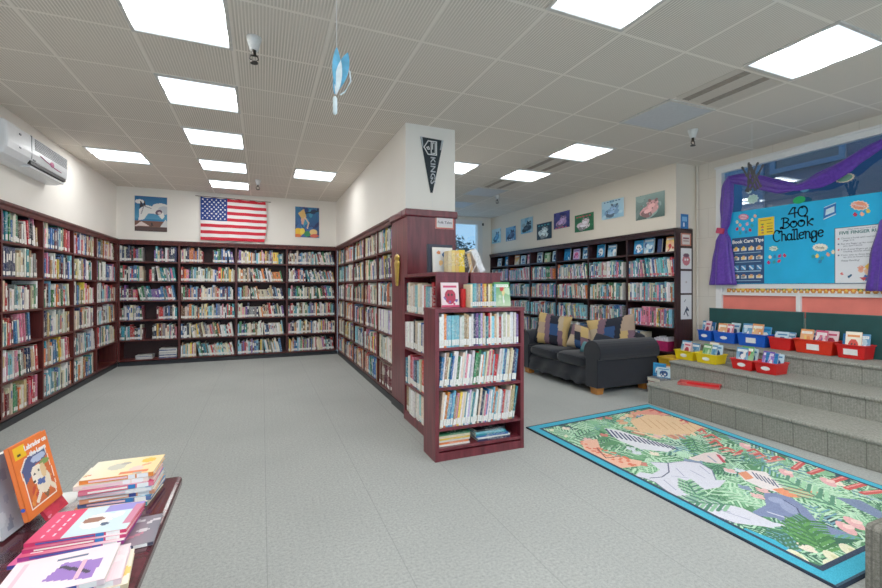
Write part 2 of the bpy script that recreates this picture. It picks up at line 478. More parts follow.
# right: soffit above the shelves, block wall with big window
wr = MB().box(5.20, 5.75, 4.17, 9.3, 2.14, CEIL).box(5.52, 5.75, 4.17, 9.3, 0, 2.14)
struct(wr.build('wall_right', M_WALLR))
WY0, WY1, WZ0, WZ1 = 1.93, 3.87, 0.98, 2.90
ww = MB().box(5.60, 5.75, WY1, 4.17, 0, CEIL).box(5.60, 5.75, FY0, WY0, 0, CEIL).box(5.60, 5.75, WY0, WY1, 0, WZ0).box(5.60, 5.75, WY0, WY1, WZ1, CEIL)
struct(ww.build('wall_window', M_BLOCK))
struct(MB().tube([(5.575, 4.14, 0.0), (5.575, 4.14, CEIL)], 0.014).build('trim_1', M_BLOCK))
w1 = empty('window_1', (5.60, 0, 0)); struct(w1)
ft = 0.075
MB().box(-.035, .03, WY0, WY1, WZ1 - ft, WZ1).box(-.035, .03, WY1 - ft, WY1, WZ0, WZ1 - ft).box(-.035, .03, WY0, WY0 + ft, WZ0, WZ1 - ft).box(-.05, .0, WY0 - .01, WY1 + .01, WZ1 - .012, WZ1 + .012).build('window_frame', M_WHITE, w1)
MB().box(-.03, .03, WY0 + ft, WY1 - ft, 1.31, 1.365).box(-.028, .03, WY0 + ft, WY1 - ft, 1.225, 1.262).box(-.03, .03, 2.90, 2.945, WZ0, 1.262).build('window_rail', M_WHITE, w1)
MB().box(.012, .018, WY0 + ft, WY1 - ft, 1.365, WZ1 - ft).build('window_pane', M_GLASS, w1)
M_CORAL = plain('coral_paper', S(236, 120, 106), 0.8, var=0.03, scale=6)
for a, b in ((WY0 + ft, 2.90), (2.945, WY1 - ft)):
    MB().box(.0, .02, a, b, WZ0, 1.225).build('window_panel', M_CORAL, w1)
MB().box(.0, .02, WY0 + ft, WY1 - ft, 1.262, 1.31).build('window_panel', M_WHITE, w1)

# outside the windows
bl = empty('neighbouring_building', (8.3, 3.0, 0), 0, 'blue grey building wall across the gap outside the large window', 'building')
M_EXT = plain('blue_grey_stucco', S(40, 72, 102), 0.9, var=0.03, scale=3)
M_EXT2 = plain('blue_grey_stucco_dark', S(58, 98, 132), 0.9, var=0.03, scale=3)
MB().box(0, .3, -7, 4.0, 0, 6).build('facade', M_EXT, bl)
MB().box(-.06, 0, 1.87, 4.0, 0, 6).build('corner_panel', M_EXT2, bl)
fr = MB().box(-.06, -.01, 0.7, 1.76, 3.58, 3.68).box(-.06, -.01, 0.7, 1.76, 3.30, 3.38).box(-.06, -.01, 0.7, 0.78, 3.38, 3.58).box(-.06, -.01, 1.68, 1.76, 3.38, 3.58).build('window_frame', M_EXT2, bl)
MB().box(-.02, -.005, 0.78, 1.68, 3.38, 3.58).build('window_glass', plain('dark_pane', S(28, 52, 70), 0.15), fr)
tr = empty('tree', (5.75, 13.5, 0), 0, 'dark leafy tree outside the far narrow window', 'tree')
MB().tube([(0, 0, 0), (.05, 0, 1.2), (0, 0, 2.4)], [.14, .11, .07]).build('trunk', plain('bark', S(70, 60, 50), 0.9), tr)
tb = MB(); r2 = random.Random(3)
for _ in range(2600):
    th, ph, rr = r2.uniform(0, 2 * PI), r2.uniform(-1, 1), r2.uniform(.3, 1) ** .5
    p = Vector((rr * math.cos(th) * 1.5 * math.sqrt(1 - ph * ph), rr * math.sin(th) * .9 * math.sqrt(1 - ph * ph), 2.0 + ph * rr * 1.25))
    q = Matrix.Rotation(r2.uniform(0, 6), 4, 'X') @ Matrix.Rotation(r2.uniform(0, 6), 4, 'Z')
    sz = r2.uniform(.05, .1)
    tb.add([(-sz, 0, 0), (0, 0, -sz * .45), (sz, 0, 0), (0, 0, sz * .45)], [(0, 1, 2, 3)], mat=Matrix.Translation(p) @ q)
tb.build('crown', plain('tree_leaf', S(20, 62, 70), 0.8, var=0.25, scale=4), tr)

# ------------------------------------------------------------------ ceiling fittings
def frame_ring(b, w, t, z0, z1, d=None):
    h = w / 2
    b.box(-h, h, -h, -h + t, z0, z1).box(-h, h, h - t, h, z0, z1).box(-h, -h + t, -h + t, h - t, z0, z1).box(h - t, h, -h + t, h - t, z0, z1)
def make_light(on):
    root = empty('ceiling_light', (0, 0, 0))
    b = MB(); frame_ring(b, .60, .022, -.012, 0); b.build('light_frame', plain('enamel_frame', S(206, 202, 196), .5), root)
    MB().box(-.278, .278, -.278, .278, -.009, -.002).build('diffuser', M_PANEL if on else M_PANEL_OFF, root)
    return root
def copy_tree(o, parent=None):
    c = o.copy(); COL.objects.link(c); c.parent = parent
    for ch in list(o.children): copy_tree(ch, c)
    return c
TX, TY = .60, 1.21
lights = [
    (-.49, 3.09, 1, 'lit square ceiling panel nearest the viewer in the long row over the aisle'),
    (-.49, 4.30, 1, 'lit square ceiling panel, second nearest of the long row over the aisle'),
    (-.49, 5.51, 1, 'lit square ceiling panel in the middle of the long row over the aisle'),
    (-.49, 6.72, 1, 'lit square ceiling panel, second from the back wall in the long row'),
    (-.49, 7.90, 1, 'lit square ceiling panel just in front of the flag wall'),
    (-1.69, 6.70, 1, 'lit square ceiling panel on its own beside the left wall past the air conditioner'),
    (.73, 6.72, 1, 'lit square ceiling panel on its own beside the pale centre wall'),
    (1.88, 1.86, 1, 'lit square ceiling panel cut by the top edge, between the two halves of the room'),
    (3.68, 1.84, 1, 'large lit ceiling panel nearest the window, above the carpeted steps'),
    (3.68, 3.07, 0, 'unlit grey ceiling panel beside a sprinkler, between two lit ones'),
    (3.68, 4.31, 1, 'lit ceiling panel over the sofa end of the right hand shelves'),
    (3.68, 5.53, 1, 'smaller looking lit ceiling panel past the sofa, towards the far window'),
    (3.66, 6.76, 0, 'unlit grey ceiling panel past the lit ones, before the far window'),
    (3.66, 7.97, 0, 'unlit grey ceiling panel closest to the far window'),
    (2.48, 5.53, 1, 'lit ceiling panel mostly hidden by the pennant column'),
]
p_on, p_off = None, None
for x, y, on, lab in lights:
    src = p_on if on else p_off
    if src is None:
        o = make_light(on)
        if on: p_on = o
        else: p_off = o
    else: o = copy_tree(src)
    o.location = (x, y, CEIL); tag(o, lab, 'ceiling light', 'square ceiling light panels')
# unseen copies of the fitting, added over and behind the viewer as fill light
for x, y in [(a_, b_) for b_ in (.65, -.56, -1.77) for a_ in (-1.69, -.49, .73, 1.88, 3.08, 4.28)]:
    o = copy_tree(p_on); o.location = (x, y, CEIL); tag(o, 'added fill light ceiling panel out of view, above or behind the viewpoint', 'ceiling light', 'square ceiling light panels')
M_VENT = plain('vent_brown', S(120, 108, 96), .6)
M_VENTD = plain('vent_slot', S(64, 56, 50), .8)
for k, (x, y, lab) in enumerate([(3.68, 2.46, 'brown slotted ceiling vent between the big lit panel and the unlit one'), (3.68, 4.92, 'brown slotted ceiling vent between the two lit panels over the shelves'), (3.66, 6.15, 'brown slotted ceiling vent farthest from the window')]):
    o = empty('ceiling_vent', (x, y, CEIL), 0, lab, 'vent', 'slotted ceiling vents')
    MB().box(-.28, .28, -.27, .27, -.004, 0).build('vent_plate', plain('vent_tile', S(206, 196, 184), .8, var=.02), o)
    b = MB()
    for i in range(2): b.box(-.2 + i * .24, -.12 + i * .24, -.27, .27, -.006, -.004)
    b.build('slots', plain('vent_stain', S(150, 138, 126), .8), o)
def sprinkler(x, y, lab, s=1.0):
    o = empty('sprinkler', (x, y, CEIL), 0, lab, 'sprinkler', 'ceiling sprinklers')
    MB().lathe([(.050 * s, 0), (.048 * s, -.012), (.028 * s, -.085 * s), (.0, -.085 * s)], 16).build('cone_escutcheon', plain('white_cone', S(222, 222, 220), .3), o, True)
    b = MB().lathe([(.014, -.085 * s), (.014, -.12 * s), (.008, -.12 * s)], 10).tube([(.02, 0, -.12 * s), (.028, 0, -.145 * s), (.0, 0, -.165 * s)], .005, 6).tube([(-.02, 0, -.12 * s), (-.028, 0, -.145 * s), (.0, 0, -.165 * s)], .005, 6)
    b.lathe([(.006, -.16 * s), (.026, -.165 * s), (.026, -.172 * s), (.0, -.172 * s)], 12).box(-.02, .02, -.005, .005, -.126 * s, -.116 * s)
    b.build('sprinkler_head', plain('dark_brass', S(52, 44, 38), .4, .5), o)
sprinkler(-.05, 3.18, 'white cone ceiling sprinkler with dark head beside the nearest aisle light')
sprinkler(4.28, 3.23, 'ceiling sprinkler between the unlit panel and the large window')
sprinkler(-.06, 7.38, 'ceiling sprinkler in front of the flag, beside the row of lights', .9)
sprinkler(3.99, 6.90, 'ceiling sprinkler farthest off, near the small posters', .9)

# ------------------------------------------------------------------ bookcases
def bookcase(name, loc, rz, ups, shelves, top, depth, mats, label, kick=.085, kick_mat=None, ut=.028, cornice=True, tags=None, kick_in=0.0, full_back=True):
    """local x along the run (viewer's left to right), y into the case, z up"""
    mu, ms, mb_ = mats
    root = empty(name, loc, rz, label, 'bookcase')
    L0, L1 = ups[0], ups[-1]
    for i, x in enumerate(ups):
        a = x if i == 0 else x - ut if i == len(ups) - 1 else x - ut / 2
        MB().box(a, a + ut, 0, depth, 0 if kick_mat is None else kick, top - .03).build('upright', mu, root)
    for x0, x1 in zip(ups[:-1], ups[1:]):
        a = x0 + (ut if x0 == ups[0] else ut / 2); b = x1 - (ut if x1 == ups[-1] else ut / 2)
        for z in shelves:
            MB().box(a, b, .004, depth - .012, z - .022, z).build('shelf', ms, root)
    MB().box(L0 + .005, L1 - .005, depth - .012, depth, kick, top - .03).build('back_panel', mb_, root)
    if cornice:
        MB().prism([(-.03, top + .012), (-.03, top - .012), (-.018, top - .03), (-.012, top - .065), (.02, top - .065), (.02, top - .03), (depth, top - .03), (depth, top + .012)], L0, L1, 'x').build('cornice', mu, root)
    else:
        MB().box(L0 - .004, L1 + .004, -.006, depth, top - .03, top).build('top_board', mu, root)
    MB().box(L0 + (ut if kick_mat is None else 0), L1 - (ut if kick_mat is None else 0), .003, depth - .02, 0, kick - .022 if kick_mat is None else kick - .02).build('toe_kick', kick_mat or mu, root)
    return root

SH = [.10, .435, .77, 1.10, 1.43, 1.765]
MM = (M_MAHOG_B, M_SHELF, M_BACK)
LU = [0, .83, 1.65, 2.48, 3.31, 4.14, 4.28]
LU = [0, .83, 1.65, 2.48, 3.31, 4.26]
bookcase('bookcase', (-2.22, 4.40, 0), PI / 2, LU, SH, 2.115, .25, MM, 'long mahogany bookcase built along the left wall under the air conditioner', kick_mat=M_KICK)
BU = [0.0, .885, 1.785, 2.66, 3.60]
bookcase('bookcase', (-2.22, 8.68, 0), 0, BU, SH, 2.115, .25, MM, 'mahogany bookcase across the back wall beneath the flag and paintings', kick_mat=M_KICK)
CU = [0.0, .77, 1.60, 2.36, 3.17, 3.90]
bookcase('bookcase', (1.38, 8.66, 0), -PI / 2, CU, SH, 2.115, .25, MM, 'mahogany bookcase along the centre wall, running back from the column', kick_mat=M_KICK)
RU = [0.03, .85, 1.71, 2.58, 3.45, 4.30, 5.15]
SHR = [.10, .43, .77, 1.13, 1.48, 1.82]
rc = bookcase('bookcase', (5.17, 9.3, 0), -PI / 2, RU, SHR, 2.115, .33, (M_DARKW, M_DARKW, M_DARKB), 'dark walnut bookcase along the right wall behind the navy sofa', kick_mat=M_DARKB)
lowbc = bookcase('bookcase', (1.21, 3.02, 0), 0, [0, .79], [.10, .25, .56, .865], 1.165, .25, (M_MAHOG, M_MAHOG, M_BACK), 'low freestanding mahogany bookcase in front, with books displayed on top', ut=.032, cornice=False)
dbl = bookcase('bookcase', (1.33, 4.18, 0), -PI / 2, [0, .89], [.085, .37, .73, 1.08], 1.455, .29, (M_MAHOG, M_MAHOG, M_BACK), 'reddish mahogany bookcase behind the low one, its books facing the aisle', cornice=False)
dbl2 = bookcase('bookcase', (1.935, 3.29, 0), PI / 2, [0, .89], [.085, .37, .73, 1.08], 1.455, .29, (M_MAHOG, M_MAHOG, M_BACK), 'reddish mahogany bookcase standing back to back with the aisle facing one', cornice=False)

# cladding of the column below the pennant
cl = empty('column_cladding', (0, 0, 0), 0, 'mahogany panel cladding round the column under the pennant', 'cladding')
MB().box(1.375, 1.92, 4.20, 4.26, .085, 2.06).build('front_panel', M_MAHOG, cl)
MB().box(1.375, 1.44, 4.26, 4.76, .085, 2.06).build('side_panel', M_MAHOG, cl)
MB().box(1.345, 1.935, 4.175, 4.30, 2.06, 2.135).box(1.345, 1.42, 4.30, 4.77, 2.06, 2.135).build('cornice', M_MAHOG, cl, bev=.012)
MB().box(1.365, 1.92, 4.19, 4.25, 0, .085).box(1.365, 1.42, 4.25, 4.76, 0, .085).build('toe_kick', M_KICK, cl)
# gold ornament hanging on the side panel
og = empty('gold_ornament', (1.366, 4.52, 1.34), 0, 'gold carved figure ornament hanging on the mahogany panel beside the centre shelves', 'ornament')
gb = MB()
gp = [(.004, .0), (.026, .012), (.022, .03), (.03, .045), (.034, .12), (.04, .19), (.046, .235), (.05, .26), (.03, .275), (.042, .29), (.046, .31), (.036, .335), (.014, .345)]
gb.loft([[(-.004 - abs(math.sin(a)) * r * .45, math.cos(a) * r * 1.9, z) for a in [PI + PI * k / 8 for k in range(9)]] for r, z in gp], close=False)
gb.build('figure', M_GOLD, og, True)
MB().tube([(-.006, 0, .34), (-.006, 0, .37)], .003).build('hanging_loop', M_METAL, og)

# ------------------------------------------------------------------ books
PAL = {
    'white': (236, 234, 228), 'cream': (226, 212, 182), 'tan': (190, 156, 112), 'blue': (46, 104, 168), 'navy': (30, 42, 80),
    'teal': (36, 138, 152), 'aqua': (120, 190, 208), 'red': (190, 40, 44), 'maroon': (104, 30, 42), 'green': (50, 122, 78),
    'olive': (122, 128, 74), 'yellow': (232, 192, 66), 'orange': (222, 120, 52), 'black': (34, 34, 40), 'grey': (136, 138, 142),
    'purple': (108, 74, 146), 'pink': (220, 120, 148), 'brown': (110, 70, 46), 'magenta': (196, 50, 120), 'lilac': (178, 164, 204),
}
W_MIX = dict(white=22, cream=14, tan=6, blue=8, navy=6, teal=6, aqua=6, red=7, maroon=4, green=6, olive=2, yellow=3, orange=4, black=5, grey=5, purple=3, pink=3, brown=3)
W_PIC = dict(white=24, cream=14, tan=5, blue=8, navy=3, teal=7, aqua=9, red=7, green=7, yellow=4, orange=5, black=2, purple=4, pink=5, lilac=4, brown=2)
W_LOW = dict(white=36, cream=20, tan=5, blue=6, navy=2, teal=4, aqua=10, red=5, green=4, yellow=4, orange=4, black=1, purple=3, pink=5, lilac=6)
W_DARK = dict(navy=14, black=10, maroon=10, blue=10, red=8, grey=14, white=12, teal=8, green=8, purple=6, cream=8, tan=4, pink=4)
W_RIGHT = dict(white=22, aqua=16, blue=12, teal=10, cream=10, grey=6, pink=8, red=5, green=6, lilac=5, navy=4, yellow=2, orange=3)
def pick(rng, wts):
    k = list(wts); return rng.choices(k, [wts[i] for i in k])[0]
def shade(rng, name):
    r, g, b = PAL[name]; k = rng.uniform(.86, 1.1); j = lambda c: max(8, min(246, c * k + rng.uniform(-10, 10)))
    return (j(r), j(g), j(b))

def row_specs(rng, x0, x1, z, clear, wts, wid=(.012, .036), hgt=(.55, .86), lean=None, gap=None, dep=(.14, .2), recess=.02):
    """books standing in a row: list of dicts in the case's local frame"""
    out = []; x = x0 + .004; a = 0.0
    if lean is None: lean = rng.choice([0, 0, 0, 7, 9, 12])
    end = x1 - .006 - (gap if gap is not None else rng.choice([0, 0, 0, .03, .08]))
    lean_from = x0 + (x1 - x0) * rng.uniform(.15, .6) if lean else 9e9
    series = 0; sname = None; sh = .7
    while True:
        if series <= 0 and rng.random() < .008: series = rng.randint(3, 7); sname = pick(rng, wts); sh = rng.uniform(*hgt); sw = rng.uniform(*wid)
        if series > 0: nm, hh, w = sname, sh, sw; series -= 1
        else: nm, hh, w = pick(rng, wts), rng.uniform(*hgt), rng.uniform(*wid) * rng.choice([1, 1, 1, .75, 1.25])
        h = min(hh * .33, clear - .012)
        na = a
        if x > lean_from or lean < 0: na = math.radians(lean + rng.uniform(-1.5, 1.5))
        if na > a + .05: x += h * math.sin(na) * .96
        if na < -.02 and x + w / math.cos(na) + h * math.sin(-na) > x1 - .004: break
        a = na
        ww = w / math.cos(a)
        if x + ww > end: break
        out.append(dict(x=x + ww / 2 if not a else x + ww / 2, z=z, w=w, h=h, d=rng.uniform(*dep), a=-a, c=shade(rng, nm), n=nm, y=recess + rng.uniform(-.006, .012)))
        x += ww + .0006
    return out

MASS = MB()
def to_world(case, p):
    return Matrix.Translation(case[0]) @ Matrix.Rotation(case[1], 4, 'Z') @ p
def mass_book(case, s, lab=(240, 238, 232), lab_h=.036, rng=RNG):
    m = Matrix.Translation(case[0]) @ Matrix.Rotation(case[1], 4, 'Z') @ Matrix.Translation((s['x'], s['y'], s['z'] + (s['w'] / 2 * abs(math.sin(s['a']))))) @ Matrix.Rotation(s['a'], 4, 'Y')
    w, d, h = s['w'], s['d'], s['h']; c = S(*s['c'])
    MASS.add([(-w / 2, 0, 0), (w / 2, 0, 0), (w / 2, 0, h), (-w / 2, 0, h), (-w / 2, d, 0), (w / 2, d, 0), (w / 2, d, h), (-w / 2, d, h)],
             [(0, 1, 5, 4), (0, 1, 2, 3), (1, 5, 6, 2), (4, 0, 3, 7)], c, 0, m)
    MASS.add([(-w / 2, 0, h), (w / 2, 0, h), (w / 2, d, h), (-w / 2, d, h)], [(0, 1, 2, 3)], S(206, 198, 180), 0, m)
    MASS.c[-1] = S(206, 198, 180)
    if lab is not None and rng.random() < .86:
        e = w / 2 * .9; z0 = .012 + rng.uniform(0, .006)
        MASS.add([(-e, -.0008, z0), (e, -.0008, z0), (e, -.0008, z0 + lab_h), (-e, -.0008, z0 + lab_h)], [(0, 1, 2, 3)], S(*lab), 0, m)
    if rng.random() < .45:
        e = w / 2 * .6; z0 = h * rng.uniform(.45, .6); z1 = h * rng.uniform(.72, .93)
        k = (244, 240, 230) if sum(s['c']) < 400 else rng.choice([(40, 40, 60), (170, 50, 50), (50, 90, 150), (60, 110, 80), (200, 170, 90)])
        MASS.add([(-e, -.0006, z0), (e, -.0006, z0), (e, -.0006, z1), (-e, -.0006, z1)], [(0, 1, 2, 3)], S(*k), 0, m)

# shared meshes for the individual books (unit box, scaled per book); spine faces -y
def unit_mesh(name, b, mat):
    o = b.build(name, mat); me = o.data; bpy.data.objects.remove(o); return me
tb_ = .07
U_COVER = unit_mesh('book_cover', MB().box(-.5, .5, 0, tb_ * .5, 0, 1).box(-.5, -.5 + tb_, tb_ * .5, 1, 0, 1).box(.5 - tb_, .5, tb_ * .5, 1, 0, 1), M_COVER)
U_PAGES = unit_mesh('page_block', MB().box(-.5 + tb_, .5 - tb_, .03, .97, .015, .985), M_PAGES)
U_LABEL = unit_mesh('spine_label', MB().box(-.46, .46, -.006, 0, .05, .235), M_LABEL)
NBOOK = [0]
def book(label, w, d, h, loc, rot, col, group=None, spine=True, parts=True, scale_lab=None):
    o = bpy.data.objects.new('book', U_COVER); COL.objects.link(o)
    o.location = loc; o.rotation_euler = rot; o.scale = (w, d, h); o.color = S(*col)
    tag(o, label, 'book', group)
    p = bpy.data.objects.new('page_block', U_PAGES); COL.objects.link(p); p.parent = o
    if spine and parts:
        l = bpy.data.objects.new('spine_label', U_LABEL); COL.objects.link(l); l.parent = o
    NBOOK[0] += 1
    return o
ORD = ['first', 'second', 'third', 'fourth', 'fifth', 'sixth', 'seventh', 'eighth', 'ninth', 'tenth', 'eleventh', 'twelfth', 'thirteenth', 'fourteenth', 'fifteenth', 'sixteenth', 'seventeenth', 'eighteenth', 'nineteenth', 'twentieth']
TENS = ['', '', 'twenty', 'thirty', 'forty', 'fifty']
def ordinal(i):
    if i < 20: return ORD[i]
    t, r = divmod(i + 1, 10)
    return {2: 'twentieth', 3: 'thirtieth', 4: 'fortieth', 5: 'fiftieth'}[t] if r == 0 else TENS[t] + '-' + ORD[r - 1]
def size_word(s):
    return 'thick' if s['w'] > .03 else 'tall' if s['h'] > .255 else 'short' if s['h'] < .2 else 'thin' if s['w'] < .014 else 'medium'
def individual_row(case, specs, row, where, group):
    for i, s in enumerate(specs):
        p = to_world(case, Vector((s['x'], s['y'], s['z'] + s['w'] / 2 * abs(math.sin(s['a'])))))
        a = specs[i - 1]['n'] if i else None; b = specs[i + 1]['n'] if i + 1 < len(specs) else None
        nb = f'between {a} and {b} ones' if a and b else f'beside {b or a} one'
        if a and a == b: nb = f'among {a} ones'
        book(f"{size_word(s)} {s['n']} book {nb}, {ordinal(i)} from left, {row} row of {where}", s['w'], s['d'], s['h'], p, (0, s['a'], case[1]), s['c'], group)

cLEFT = ((-2.22, 4.40, 0), PI / 2); cBACK = ((-2.22, 8.68, 0), 0); cCEN = ((1.38, 8.66, 0), -PI / 2); cRIGHT = ((5.17, 9.3, 0), -PI / 2)
cLOW = ((1.21, 3.02, 0), 0); cDBL = ((1.33, 4.18, 0), -PI / 2)
def cells(ups, shelves, top, ut=.028):
    zs = shelves + [top - .03 + .022]
    for bi, (a, b) in enumerate(zip(ups[:-1], ups[1:])):
        for ri in range(len(shelves)):
            yield bi, ri, a + ut * .75, b - ut * .75, shelves[ri], zs[ri + 1] - .022 - shelves[ri]

# low front bookcase: every book is its own thing
R = random.Random(26)
for ri, (z, cl_, nm) in enumerate(((.865, .27, 'top'), (.56, .283, 'middle'), (.25, .288, 'lower'))):
    sp = row_specs(R, .034, .756, z, cl_, W_LOW, (.0135, .0205), (.68, .86), lean=[0, -7, -8][ri], gap=0.0, dep=(.17, .21), recess=.012)
    individual_row(cLOW, sp, nm, 'low bookcase', f'picture books on the {nm} shelf of the low bookcase')
# flat books on its bottom shelf
lowflat = [('green', .262, .205, .012, 0), ('cream', .268, .20, .016, .02), ('yellow', .255, .2, .012, -.02), ('white', .268, .205, .018, .0), ('orange', .25, .2, .014, .03), ('white', .26, .2, .012, .0)]
zz = .1005
for i, (n, w, d, t, r) in enumerate(reversed(lowflat)):
    pos = ['bottom', 'second lowest', 'third lowest', 'third highest', 'second highest', 'topmost'][i]
    book(f'{n} book lying flat, {pos} of the left stack on bottom shelf of low bookcase', t, d, w, (1.245 + .01 + .005 * (i % 2), 3.05 + .006 * (i % 3), zz), (0, PI / 2, 0), PAL[n], 'books lying flat on the bottom shelf', False).location.z += t / 2
    zz += t + .0008
zz = .1005
for i, (n, w, d, t, r) in enumerate([('navy', .30, .2, .014, 0), ('white', .3, .2, .012, .03), ('blue', .29, .2, .016, -.02), ('teal', .28, .2, .014, .05), ('aqua', .25, .2, .012, -.06), ('black', .27, .19, .012, .08)]):
    pos = ['bottom', 'second lowest', 'third lowest', 'third highest', 'second highest', 'topmost'][i]
    book(f'{n} book lying flat, {pos} of the right stack on bottom shelf of low bookcase', t, d, w, (1.56 + .03 * R.uniform(0, 1), 3.04 + .006 * (i % 3), zz), (0, PI / 2, r), PAL[n], 'books lying flat on the bottom shelf', False).location.z += t / 2
    zz += t + .0008
# aisle side of the double bookcase
R = random.Random(33)
for z, cl_, nm in ((1.08, .322, 'top'), (.73, .325, 'second'), (.37, .335, 'third'), (.085, .26, 'bottom')):
    sp = row_specs(R, .03, .86, z, cl_, W_LOW, (.04, .062), (.74, .9), lean=0, gap=.01, dep=(.17, .22), recess=.012)
    individual_row(cDBL, sp, nm, 'double bookcase', f'books on the {nm} shelf of the aisle facing bookcase')

# long wall bookcases; nearest left bay, its top two rows as individuals
R = random.Random(5)
for bi, ri, a, b, z, c in cells(LU, SH, 2.115):
    if bi == 0: continue
    if bi == 4 and ri == 0: continue
    g = None
    sp = row_specs(R, a, b, z, c, W_MIX, (.018, .042), (.58, .92), lean=R.choice([0, 0, 0, 6]), gap=R.choice([0, 0, .04]) if not (bi == 1 and ri == 2) else .18)
    if bi == 1 and ri in (5,):
        individual_row(cLEFT, sp, {5: 'top', 4: 'second'}[ri], 'left bookcase', 'books in the nearest bay of the left bookcase')
    else:
        for s in sp: mass_book(cLEFT, s, rng=R)
for bi, ri, a, b, z, c in cells(BU, SH, 2.115):
    if bi == 0 and ri == 0: continue
    dark = bi == 0
    lean = R.choice([0, 0, 9, 12]) if bi < 2 else R.choice([0, 8, 11, 13])
    args = dict(wid=(.013, .034), hgt=(.55, .8), dep=(.15, .2), recess=.015)
    if (bi, ri) in ((0, 5), (0, 2), (0, 1), (1, 5), (0, 4)):
        g0 = a + (b - a) * .42; g1 = a + (b - a) * {5: .58, 2: .62, 1: .55, 4: .5}[ri]
        sp = row_specs(R, a, g0, z, c, W_DARK if dark else W_MIX, lean=0, gap=0, **args) + row_specs(R, g1, b, z, c, W_DARK if ri != 1 else W_MIX, lean=lean, gap=0, **args)
    else:
        sp = row_specs(R, a, b, z, c, (W_DARK if ri in (2, 3) else W_MIX) if dark else W_MIX, lean=lean, gap=R.choice([0, .02]), **args)
    for s in sp: mass_book(cBACK, s, rng=R)
for bi, ri, a, b, z, c in cells(CU, SH, 2.115):
    args = dict(wid=(.014, .036), hgt=(.58, .88), lean=R.choice([0, 0, 7]), gap=0.0)
    wts = W_MIX
    if bi == 4:
        if ri == 0: args.update(wid=(.04, .045), hgt=(.84, .86), lean=0); wts = dict(brown=6, maroon=10)
        elif ri == 1: args.update(wid=(.03, .05), hgt=(.8, .9), lean=0); wts = dict(cream=14, white=10, grey=3, navy=1)
        elif ri == 2: args.update(wid=(.03, .036), hgt=(.84, .85), lean=0); wts = dict(white=10, lilac=2)
        else: args.update(wid=(.02, .045), hgt=(.7, .9))
    for s in row_specs(R, a, b, z, c, wts, **args): mass_book(cCEN, s, rng=R)
for bi, ri, a, b, z, c in cells(RU, SHR, 2.115):
    if ri == 5: continue
    if bi == 5 and ri <= 0: continue
    if bi == 5 and ri == 1: continue
    for s in row_specs(R, a, b, z, c, W_RIGHT, (.012, .03), (.6, .84), lean=R.choice([0, 0, 7, 10]), gap=R.choice([0, 0, .05]), recess=.012): mass_book(cRIGHT, s, (214, 90, 110) if R.random() < .55 else (236, 232, 230), .03, rng=R)
tag(MASS.build('shelved_books', M_BOOKS, attr=True), 'all the many smaller books standing in rows on the long wall bookcases', 'books', 'shelved books', 'stuff')
print('mass faces', len(MASS.f))

# ---- covers with pictures, for books seen face-on
def cover_art(rng, theme, style=0):
    c = Canvas(26, 34, theme[0])
    if style == 0:
        c.grad(theme[0], theme[1]); c.blobs(9, theme, rng, (.06, .22), (.1, .1, .9, .75)); c.rect(.08, .8, .92, .92, theme[-1])
        for k in range(7): c.rect(.12 + k * .11, .83, .19 + k * .11, .89, theme[0])
    elif style == 1:
        c.rect(0, 0, 1, .1, theme[1]); c.ell(.5, .42, .32, .3, theme[2]); c.ell(.42, .5, .06, .05, (40, 40, 40)); c.ell(.6, .5, .06, .05, (40, 40, 40)); c.blobs(6, theme, rng, (.04, .12), (.1, .1, .9, .4)); c.rect(.1, .8, .9, .88, theme[1])
    else:
        c.grad(theme[1], theme[2]); c.blobs(14, theme, rng, (.04, .16))
    return c
def face_book(label, loc, rot, w, h, t, col, theme, style=0, group=None, seed=0, canvas=None):
    """book seen by its front cover: front faces local -y, spine at local -x"""
    o = empty('book', loc, 0, label, 'book', group); o.rotation_euler = rot
    b = MB().box(-w / 2, w / 2, -t, -t + .0015, 0, h, S(*col)).box(-w / 2, w / 2, -.0015, 0, 0, h, S(*col)).box(-w / 2, -w / 2 + .0015, -t, 0, 0, h, S(*col))
    b.build('cover', M_PAINT, o, attr=True)
    MB().box(-w / 2 + .002, w / 2 - .002, -t + .0016, -.0016, .002, h - .002).build('page_block', M_PAGES, o)
    cv = canvas or cover_art(random.Random(seed), theme, style)
    painted('cover_print', cv, lambda s, q: (-w / 2 + s * w, np.full_like(s, -t - .0004), q * h), o)
    NBOOK[0] += 1
    return o

WARM = [(250, 240, 220), (240, 150, 80), (220, 70, 60), (250, 210, 110), (255, 250, 240)]
PINK = [(246, 222, 226), (214, 70, 110), (180, 40, 70), (120, 90, 160), (255, 250, 250)]
COOL = [(200, 228, 240), (70, 140, 190), (30, 80, 140), (240, 240, 235), (250, 250, 250)]
GREEN = [(206, 228, 190), (80, 160, 90), (200, 60, 60), (240, 220, 150), (250, 250, 245)]
VIOL = [(214, 196, 236), (110, 70, 180), (230, 90, 150), (90, 60, 140), (250, 245, 255)]
BLUE = [(40, 150, 210), (20, 110, 180), (250, 250, 250), (240, 200, 90), (10, 70, 140)]

